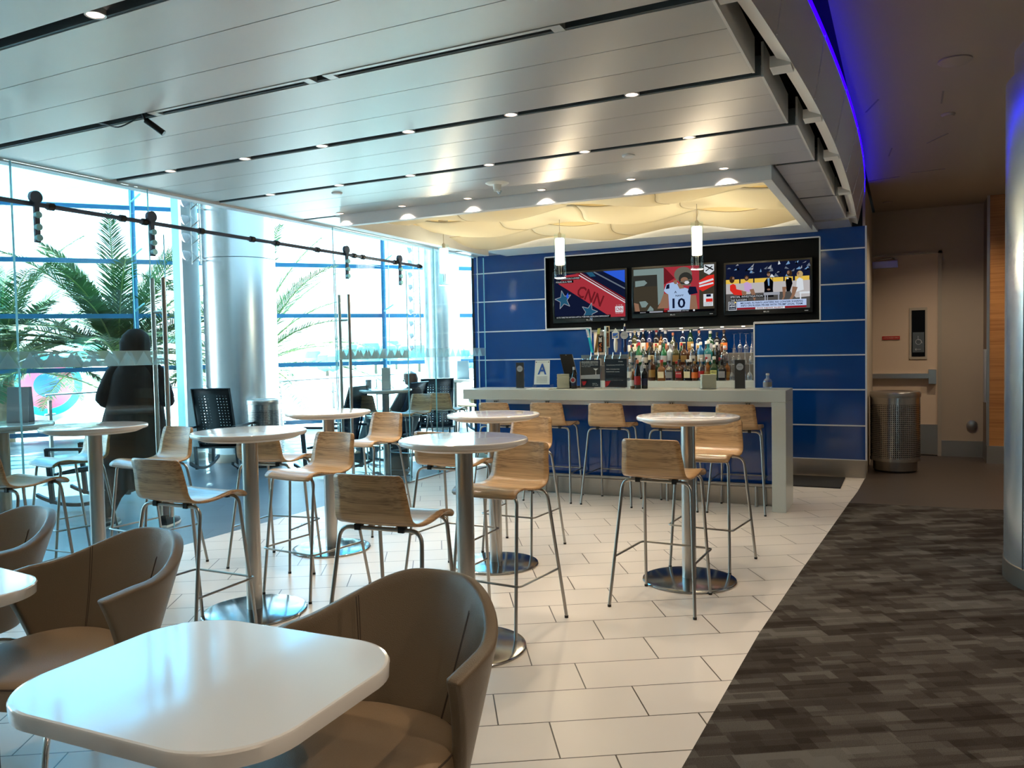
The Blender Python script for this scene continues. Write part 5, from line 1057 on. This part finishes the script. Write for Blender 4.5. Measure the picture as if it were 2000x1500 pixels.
def d3(P, R, O, Ln, Tx):
    R('navy', 0, 0, 1, 1); rr = random.Random(3)
    for i in range(34): u_, v_ = rr.uniform(0, .97), rr.uniform(.68, .97); P(rr.choice(['sky', 'steel', 'black', 'white', 'grey', 'sky']), (u_, v_), (u_+rr.uniform(.02, .06), v_+rr.uniform(-.02, .02)), (u_+rr.uniform(.01, .05), v_+rr.uniform(.03, .09)))
    for u_, w in ((.0, .17), (.18, .16), (.35, .22), (.57, .13), (.71, .10), (.83, .17)): R('yellow', u_, .57, u_+w-.006, .67)
    R('sofa', 0, .34, 1, .58); R('floor', 0, 0, 1, .36); R('sofa', .10, .34, .30, .44); P('sofa', (.78, .52), (1, .52), (1, .24), (.84, .22), (.78, .34))
    P('scar', (.05, .55), (.09, .58), (.12, .55), (.13, .46), (.21, .42), (.20, .32), (.10, .34), (.05, .44)); O('hair', .075, .67, .032, .075); O('skin', .092, .70, .014, .03); P('skin', (.19, .42), (.25, .40), (.25, .30), (.20, .33))
    P('lila', (.22, .58), (.26, .61), (.31, .56), (.32, .46), (.28, .38), (.23, .42)); O('hair', .255, .69, .028, .06); O('skin', .255, .69, .017, .035); P('skin', (.29, .44), (.34, .45), (.37, .28), (.35, .18), (.32, .30))
    P('black', (.465, .58), (.50, .66), (.54, .66), (.575, .58), (.57, .42), (.58, .26), (.46, .26), (.47, .42)); O('skin', .52, .74, .019, .045); P('hair', (.50, .76), (.505, .80), (.535, .80), (.54, .76)); P('sky', (.505, .66), (.53, .66), (.53, .50), (.515, .50)); O('skin', .52, .42, .02, .02)
    P('black', (.72, .60), (.75, .66), (.79, .64), (.80, .52), (.77, .36), (.73, .36)); O('hair', .765, .74, .032, .065); O('skin', .752, .76, .014, .035); P('skin', (.68, .46), (.73, .46), (.71, .25), (.67, .12), (.66, .14), (.69, .25)); R('white', .735, .62, .755, .65)
    P('white', (.85, .60), (.88, .64), (.92, .60), (.93, .38), (.84, .34)); O('blond', .885, .71, .036, .07); O('skin', .866, .73, .014, .03); P('skin', (.80, .46), (.86, .44), (.82, .25), (.76, .12), (.75, .14), (.79, .28))
    R('grey', .46, .30, .65, .36); R('grey', .47, .12, .485, .30); R('grey', .63, .16, .645, .30); R('grey', .50, .10, .51, .3); R('white', .88, .30, 1, .34); R('white', .885, .08, .90, .30)
    R('black', .05, .26, .46, .32); R('black', .05, .19, .27, .25); Tx('white', 'SPECIAL INVESTIGATION', .055, .45, .272, .312); Tx('white', 'THE RANGERS', .055, .26, .202, .24)
    R('bar', .135, .055, .96, .19); Tx('navy', "MICHAEL FLYNN'S LAWYERS NO LONGER SHARING", .18, .92, .13, .17, True); Tx('navy', 'INFO ON RUSSIA PROBE WITH TRUMP LEGAL TEAM', .185, .915, .075, .115, True)
    R('maroon', .135, .015, .96, .052); R('white', .36, .008, .71, .052); Tx('maroon', 'FOX NEWS ALERT', .38, .69, .014, .046, True); R('white', .03, .0, .13, .19); R('navy', .036, .01, .124, .18); Tx('white', 'FOX', .045, .115, .12, .165, True); Tx('white', 'NEWS', .045, .115, .07, .11, True); Tx('white', 'CHANNEL', .045, .115, .025, .05); O('yellow', .115, .172, .012, .015)
tv(-4.165, -3.19, 1.925, 2.515, 'leftmost wall television showing a red and navy news graphic with a star', d1)
tv(-3.075, -2.065, 1.95, 2.515, 'middle wall television showing a football player in a white jersey', d2)
tv(-1.925, -.975, 1.945, 2.495, 'rightmost wall television showing five people seated on pale sofas', d3)
# ---------------------------------------------------------------- pendants
def make_pendant(label):
    t_ = thing('pendant_light', label, 'pendant light', (0, 0, 0), 0, 'glass pendants over the bar')
    q = mb('steel'); q.lathe([(.055, 2.985), (.055, 2.975), (.012, 2.955)], 20); q.build('ceiling_plate', 'steel', t_)
    q = mb('steel'); q.tube([(0, 0, 2.70), (0, 0, 2.98)], .0035, 6); q.lathe([(.018, 2.66), (.018, 2.72), (.006, 2.735)], 14); q.build('cord', 'steel', t_)
    q = mb('pendant_glow'); q.lathe([(0, 2.40), (.046, 2.40), (.048, 2.415), (.048, 2.66), (.044, 2.672), (0, 2.672)], 28); q.build('inner_glass', 'pendant_glow', t_)
    q = mb('clear_glass'); q.lathe([(.060, 2.262), (.060, 2.715)], 32, caps=False); q.lathe([(.060, 2.262), (.060, 2.268), (.056, 2.268), (.056, 2.262)], 32, m='white_trim', caps=False); q.build('outer_glass', 'clear_glass', t_)
    q = mb('steel'); q.tube([(-.010, 0, 2.30), (-.012, 0, 2.40)], .003, 6); q.tube([(.010, 0, 2.30), (.012, 0, 2.40)], .003, 6); q.build('lamp_pins', 'steel', t_)
    return t_
pn = make_pendant('glass tube pendant nearest the window, pale against the far column'); index_kids(pn); pn.location = (-4.63, 7.75, 0)
dup(pn, (-3.225, 7.75, 0), .4, 'middle glass tube pendant, in front of the leftmost television'); dup(pn, (-1.795, 7.75, 0), .8, 'rightmost glass tube pendant, in front of the gap between televisions')
def spot(name, loc, power, ang=70, blend=.6, col=(1.0, .82, .62), size=.03, tgt=None):
    l = bpy.data.lights.new(name, 'SPOT'); l.energy = power; l.spot_size = D(ang); l.spot_blend = blend; l.color = col; l.shadow_soft_size = size
    o = bpy.data.objects.new(name, l); C.objects.link(o); o.location = loc
    if tgt: o.rotation_euler = (Vector(tgt)-Vector(loc)).to_track_quat('-Z', 'Y').to_euler()
    return o
for x in (-4.63, -3.225, -1.795):
    l = bpy.data.lights.new('pendant lamp', 'POINT'); l.energy = 9; l.color = (1, .80, .55); l.shadow_soft_size = .03; o = bpy.data.objects.new('pendant lamp', l); C.objects.link(o); o.location = (x, 7.75, 2.235)
# ---------------------------------------------------------------- recessed downlights
def make_down(label, group, r=.040):
    t_ = thing('downlight', label, 'downlight', (0, 0, 0), 0, group)
    q = mb('lamp_face'); q.lathe([(0, -.001), (r*.82, -.001), (r*.82, .01)], 24); q.build('lamp', 'lamp_face', t_)
    q = mb('ceiling_white'); q.lathe([(r*.82, -.003), (r, -.004), (r*1.02, .002), (r, .02)], 24, caps=False); q.build('ring', 'ceiling_white', t_)
    return t_
dl = make_down('', 'downlights in the dark ceiling slots'); index_kids(dl)
first = True
for y, zz, xs, rn in ((2.14, CZ+.005, (-2.83,), 'nearest wide slot'), (4.122, CZ+.004, (-1.29, -2.0, -2.69, -3.35, -4.01, -4.72), 'second lit slot'), (5.128, CZ+.004, (-1.23, -1.94, -2.67, -3.34, -4.01, -4.72), 'third lit slot')):
    for i, x in enumerate(xs):
        lb = 'small recessed downlight in the %s of the ceiling, %s from the right' % (rn, ordn[i])
        if first: dl.location = (x, y, zz); dl['label'] = lb; first = False
        else: dup(dl, (x, y, zz), 0, lb)
        spot('downlight beam', (x, y, zz-.02), 26, 84)
for i, x in enumerate((-.95, -1.6, -2.3, -3.0, -3.7, -4.4)):
    dup(dl, (x, 1.085, CZ+.005), 0, 'recessed downlight in the canopy ceiling slot above the viewpoint'); spot('downlight beam', (x, 1.085, CZ-.02), 9, 84)
for i, (x, y) in enumerate(((1.5, 0.5), (.9, 3.0), (2.2, 3.4), (1.6, 8.2), (2.4, 6.6), (.55, 10.6), (1.9, 10.4), (1.0, -1.5))):
    spot('corridor fill', (x, y, 3.28), 95 if y < 4 else 50, 130, .8)  # unseen fill lamps added to brighten corridor and bulkhead, with no fixtures
for i, x in enumerate((-1.21, -1.93, -2.70, -3.40, -4.08, -4.78)):
    d = dup(dl, (x, 6.115, CZ-.001), 0, 'bright downlight grazing the recess frame over the bar, %s from the right' % ordn[i], 'downlights along the recess frame')
    spot('downlight beam', (x, 6.135, CZ-.012), 24, 105, .5)
    spot('downlight beam', (x, 9.45, 2.79), 12, 80)
# ceiling fittings
def fitting(name, loc, label, r=.06, group=None, h=.012, m='soffit'):
    q = mb(m); q.lathe([(0, -h), (r*.8, -h), (r, -h*.4), (r, 0)], 24); o = q.build(name, m); o.location = loc; return tag(o, label, 'ceiling fitting', group)
fitting('smoke_detector', (-4.20, 5.34, CZ), 'small round ceiling disc near the window side, beyond the slots', .045)
fitting('smoke_detector', (-1.71, 5.37, CZ), 'small round ceiling disc right of centre, before the recess', .045)
t_ = thing('sprinkler', 'white ceiling fitting with a hanging clear bulb before the recess', 'sprinkler', (-2.90, 5.70, CZ)); q = mb('paper'); q.lathe([(0, -.012), (.075, -.012), (.095, 0)], 28); q.build('plate', 'paper', t_)
q = mb('paper'); q.lathe([(.03, -.05), (.035, -.012)], 16); q.box(-.02, .02, -.02, .02, -.065, -.04); q.build('head', 'paper', t_); q = mb('glassware'); q.tube([(0, 0, -.06), (.02, 0, -.085), (.035, 0, -.06)], .009, 8); q.build('bulb', 'glassware', t_)
for i, (x, y, r) in enumerate(((.29, 5.92, .10), (.31, 7.26, .05), (-.19, 11.3, .06))): fitting('ceiling_disc', (x, y, 3.31), 'round disc on the beige corridor ceiling, %s from the viewer' % ordn[i], r, 'corridor ceiling discs', .02, 'corridor_ceiling')
for i, (x, y, a) in enumerate(((.25, 6.75, 0), (-.22, 6.72, .3), (-.12, 8.4, .1), (.26, 8.06, .5), (-.2, 9.7, 1.3), (.22, 9.5, 1.5))):
    q = mb('dark_wall'); q.box(-.006, .006, -.16, .16, -.004, 0); o = q.build('ceiling_slit', 'plenum_black'); o.location = (x, y, 3.3095); o.rotation_euler = (0, 0, a); tag(o, 'thin dark slit in the beige corridor ceiling, %s counted away from the viewer' % ordn[i], 'ceiling slit', 'corridor ceiling slits')
for i, (x0, x1) in enumerate(((-3.70, -2.58), (-2.50, -1.27))):
    t_ = thing('air_diffuser', 'long white slot diffuser in the ceiling gap, %s one' % ('left' if i == 0 else 'right'), 'air vent', ((x0+x1)/2, 3.125, CZ), 0, 'slot diffusers'); w = (x1-x0)/2
    q = mb('ceiling_white'); q.box(-w, w, -.036, -.014, -.003, .03); q.box(-w, -w+.05, -.014, .03, -.003, .03); q.box(w-.05, w, -.014, .03, -.003, .03); q.build('frame', 'ceiling_white', t_)
    q = mb('plenum_black'); q.box(-w+.05, w-.05, -.014, .03, .010, .03); q.build('opening', 'plenum_black', t_)
t_ = thing('ceiling_speaker', 'small black cylinder hanging by a cable from the ceiling slot', 'speaker', (-3.78, 3.125, CZ)); q = mb('black_plastic'); q.tube([(0, .02, -.015), (.075, .075, -.085)], .017, 12); q.build('body', 'black_plastic', t_)
q = mb('black_plastic'); q.tube(cat_pts([(-.02, 0, .01), (-.10, .01, -.01), (-.2, 0, -.03), (-.3, .0, .0), (-.38, 0, .02)], 4), .004, 6); q.tube([(0, .0, .02), (0, .02, -.02)], .007, 8); q.build('cable', 'black_plastic', t_)
# ---------------------------------------------------------------- lamp racks by the columns
def rack(loc, rz, label, n_=4):
    t_ = thing('spotlight_rack', label, 'spotlight rack', loc, rz, 'racks of spotlights beside the columns')
    q = mb('steel'); q.tube([(.12, 0, -.1), (.12, 0, n_*.24)], .012, 8); q.tube([(.0, 0, -.1), (.0, 0, n_*.24)], .008, 8)
    for i in range(n_+1): q.tube([(0, 0, i*.24-.08), (.12, 0, i*.24+.02)], .007, 6); q.tube([(.12, 0, i*.24-.08), (.0, 0, i*.24+.08)], .005, 6)
    for z in (.0, (n_-1)*.24): q.tube([(.06, 0, z), (.0, .46, z)], .012, 6)
    q.build('frame', 'steel', t_)
    for i in range(n_):
        q = mb('paper'); q.tube([(-.02, 0, i*.24+.04), (-.09, 0, i*.24+.02)], [.035, .075], 16, 'menu_silver'); g = q.build('lamp_head', 'menu_silver', t_)
        q = mb('rack_glow'); q.tube([(-.089, 0, i*.24+.02), (-.115, 0, i*.24+.012), (-.125, 0, i*.24+.01)], [.070, .045, .01], 16, 'rack_glow'); q.build('lens', 'rack_glow', g)
rack((-8.72, 7.92, 2.88), D(25), 'rack of four glaring round spotlights left of the big steel column')
rack((-8.72, 13.4, 1.6), D(25), 'tall rack of small bright spotlights left of the slim far column', 9)
# ---------------------------------------------------------------- palms outside
def palm(name, loc, h, label, nf, Lm, seed, ph=0):
    rr = random.Random(seed); t_ = thing(name, label, 'palm tree', loc, 0, 'palm trees outside the window wall')
    q = mb('palm_trunk'); q.tube([(0, 0, 0), (.03, 0, h*.5), (0, 0, h)], [.20, .17, .22], 14, 'palm_trunk'); q.build('trunk', 'palm_trunk', t_)
    for i in range(nf):
        az = ph+i*2.399963; el = D(rr.uniform(20, 85)) if i % 3 else D(rr.uniform(-5, 30)); Ln_ = Lm*rr.uniform(.75, 1.1)
        p = Vector((0, 0, h)); pts = []; n_ = 16; e = el
        for k in range(n_+1):
            pts.append(p.copy()); d_ = Vector((math.cos(az)*math.cos(e), math.sin(az)*math.cos(e), math.sin(e))); p = p+d_*Ln_/n_; e -= D(rr.uniform(2.2, 5.2))*(.4+k/n_)
        q = mb('palm_rib'); q.tube(pts, [.022*(1-.85*k/n_)+.003 for k in range(n_+1)], 5, 'palm_rib')
        side = Vector((-math.sin(az), math.cos(az), 0)); vs = []; fs = []
        for k in range(4*n_):
            t = .14+.86*k/(4*n_); f = t*n_; a = int(min(f, n_-1)); c = pts[a].lerp(pts[a+1], f-a); dr_ = (pts[a+1]-pts[a]).normalized()
            ll = .50*math.sin(PI*min(1, t*.92+.06))**.7*rr.uniform(.8, 1.1)*(Lm/3)
            for s in (-1, 1):
                d_ = (side*s*.72+dr_*.75+Vector((0, 0, rr.uniform(-.05, .28)))).normalized(); tip = c+d_*ll+Vector((0, 0, -.10*ll)); mid = c+d_*ll*.45
                wv = dr_*.017; nb = len(vs); vs += [c-wv, mid-wv*1.2, tip, mid+wv*1.2, c+wv]; fs.append((nb, nb+1, nb+2, nb+3, nb+4))
        q.add(vs, fs, 'palm_green'); q.build('frond', 'palm_green', t_)
def at(px, D_):  # only used for far scenery outside the window wall
    xr = (px-1000)/FPX; d_ = fw+r2*xr; return Vector((0, 0, 0))+Vector((d_.x, d_.y, 0))*D_
palm('palm_tree', (*at(232, 16.6).xy, -.45), 1.95, 'large feathery palm outside, behind the standing person', 56, 3.35, 4, .3)
palm('palm_tree', (*at(5, 16.8).xy, -.45), 1.8, 'feathery palm outside at the left edge', 44, 3.2, 9, 1.0)
palm('palm_tree', (*at(490, 17.8).xy, -.45), 1.7, 'palm outside hidden behind the big column, fronds reaching right', 36, 3.3, 12, 2.0)
cw = thing('engine_cowling', 'rounded cyan, red and blue shape beyond the left palm', 'aircraft part', (*at(92, 25).xy, -.42)); dd = Vector((-at(92, 1).x, -at(92, 1).y, 0)).normalized()
for nm, m_, r0, r1 in (('white_band', 'tail_white', .95, 1.2), ('cyan_band', 'tail_cyan', .72, .95), ('red_band', 'tail_red', .36, .72), ('blue_centre', 'tail_blue', .0, .36)):
    q = mb(m_); sd_ = Vector((-dd.y, dd.x, 0)); rings = []
    for k in range(5):
        r = lerp(r1, max(r0, .002), k/4); dep = math.sqrt(max(0, 1.25**2-r*r)); rings.append([Vector((0, 0, 1.2))+dd*dep+sd_*r*math.cos(a)+Vector((0, 0, r*math.sin(a))) for a in [2*PI*i/40 for i in range(40)]])
    q.loft(rings, m_, True, False); q.build(nm, m_, cw)
rr = random.Random(2)
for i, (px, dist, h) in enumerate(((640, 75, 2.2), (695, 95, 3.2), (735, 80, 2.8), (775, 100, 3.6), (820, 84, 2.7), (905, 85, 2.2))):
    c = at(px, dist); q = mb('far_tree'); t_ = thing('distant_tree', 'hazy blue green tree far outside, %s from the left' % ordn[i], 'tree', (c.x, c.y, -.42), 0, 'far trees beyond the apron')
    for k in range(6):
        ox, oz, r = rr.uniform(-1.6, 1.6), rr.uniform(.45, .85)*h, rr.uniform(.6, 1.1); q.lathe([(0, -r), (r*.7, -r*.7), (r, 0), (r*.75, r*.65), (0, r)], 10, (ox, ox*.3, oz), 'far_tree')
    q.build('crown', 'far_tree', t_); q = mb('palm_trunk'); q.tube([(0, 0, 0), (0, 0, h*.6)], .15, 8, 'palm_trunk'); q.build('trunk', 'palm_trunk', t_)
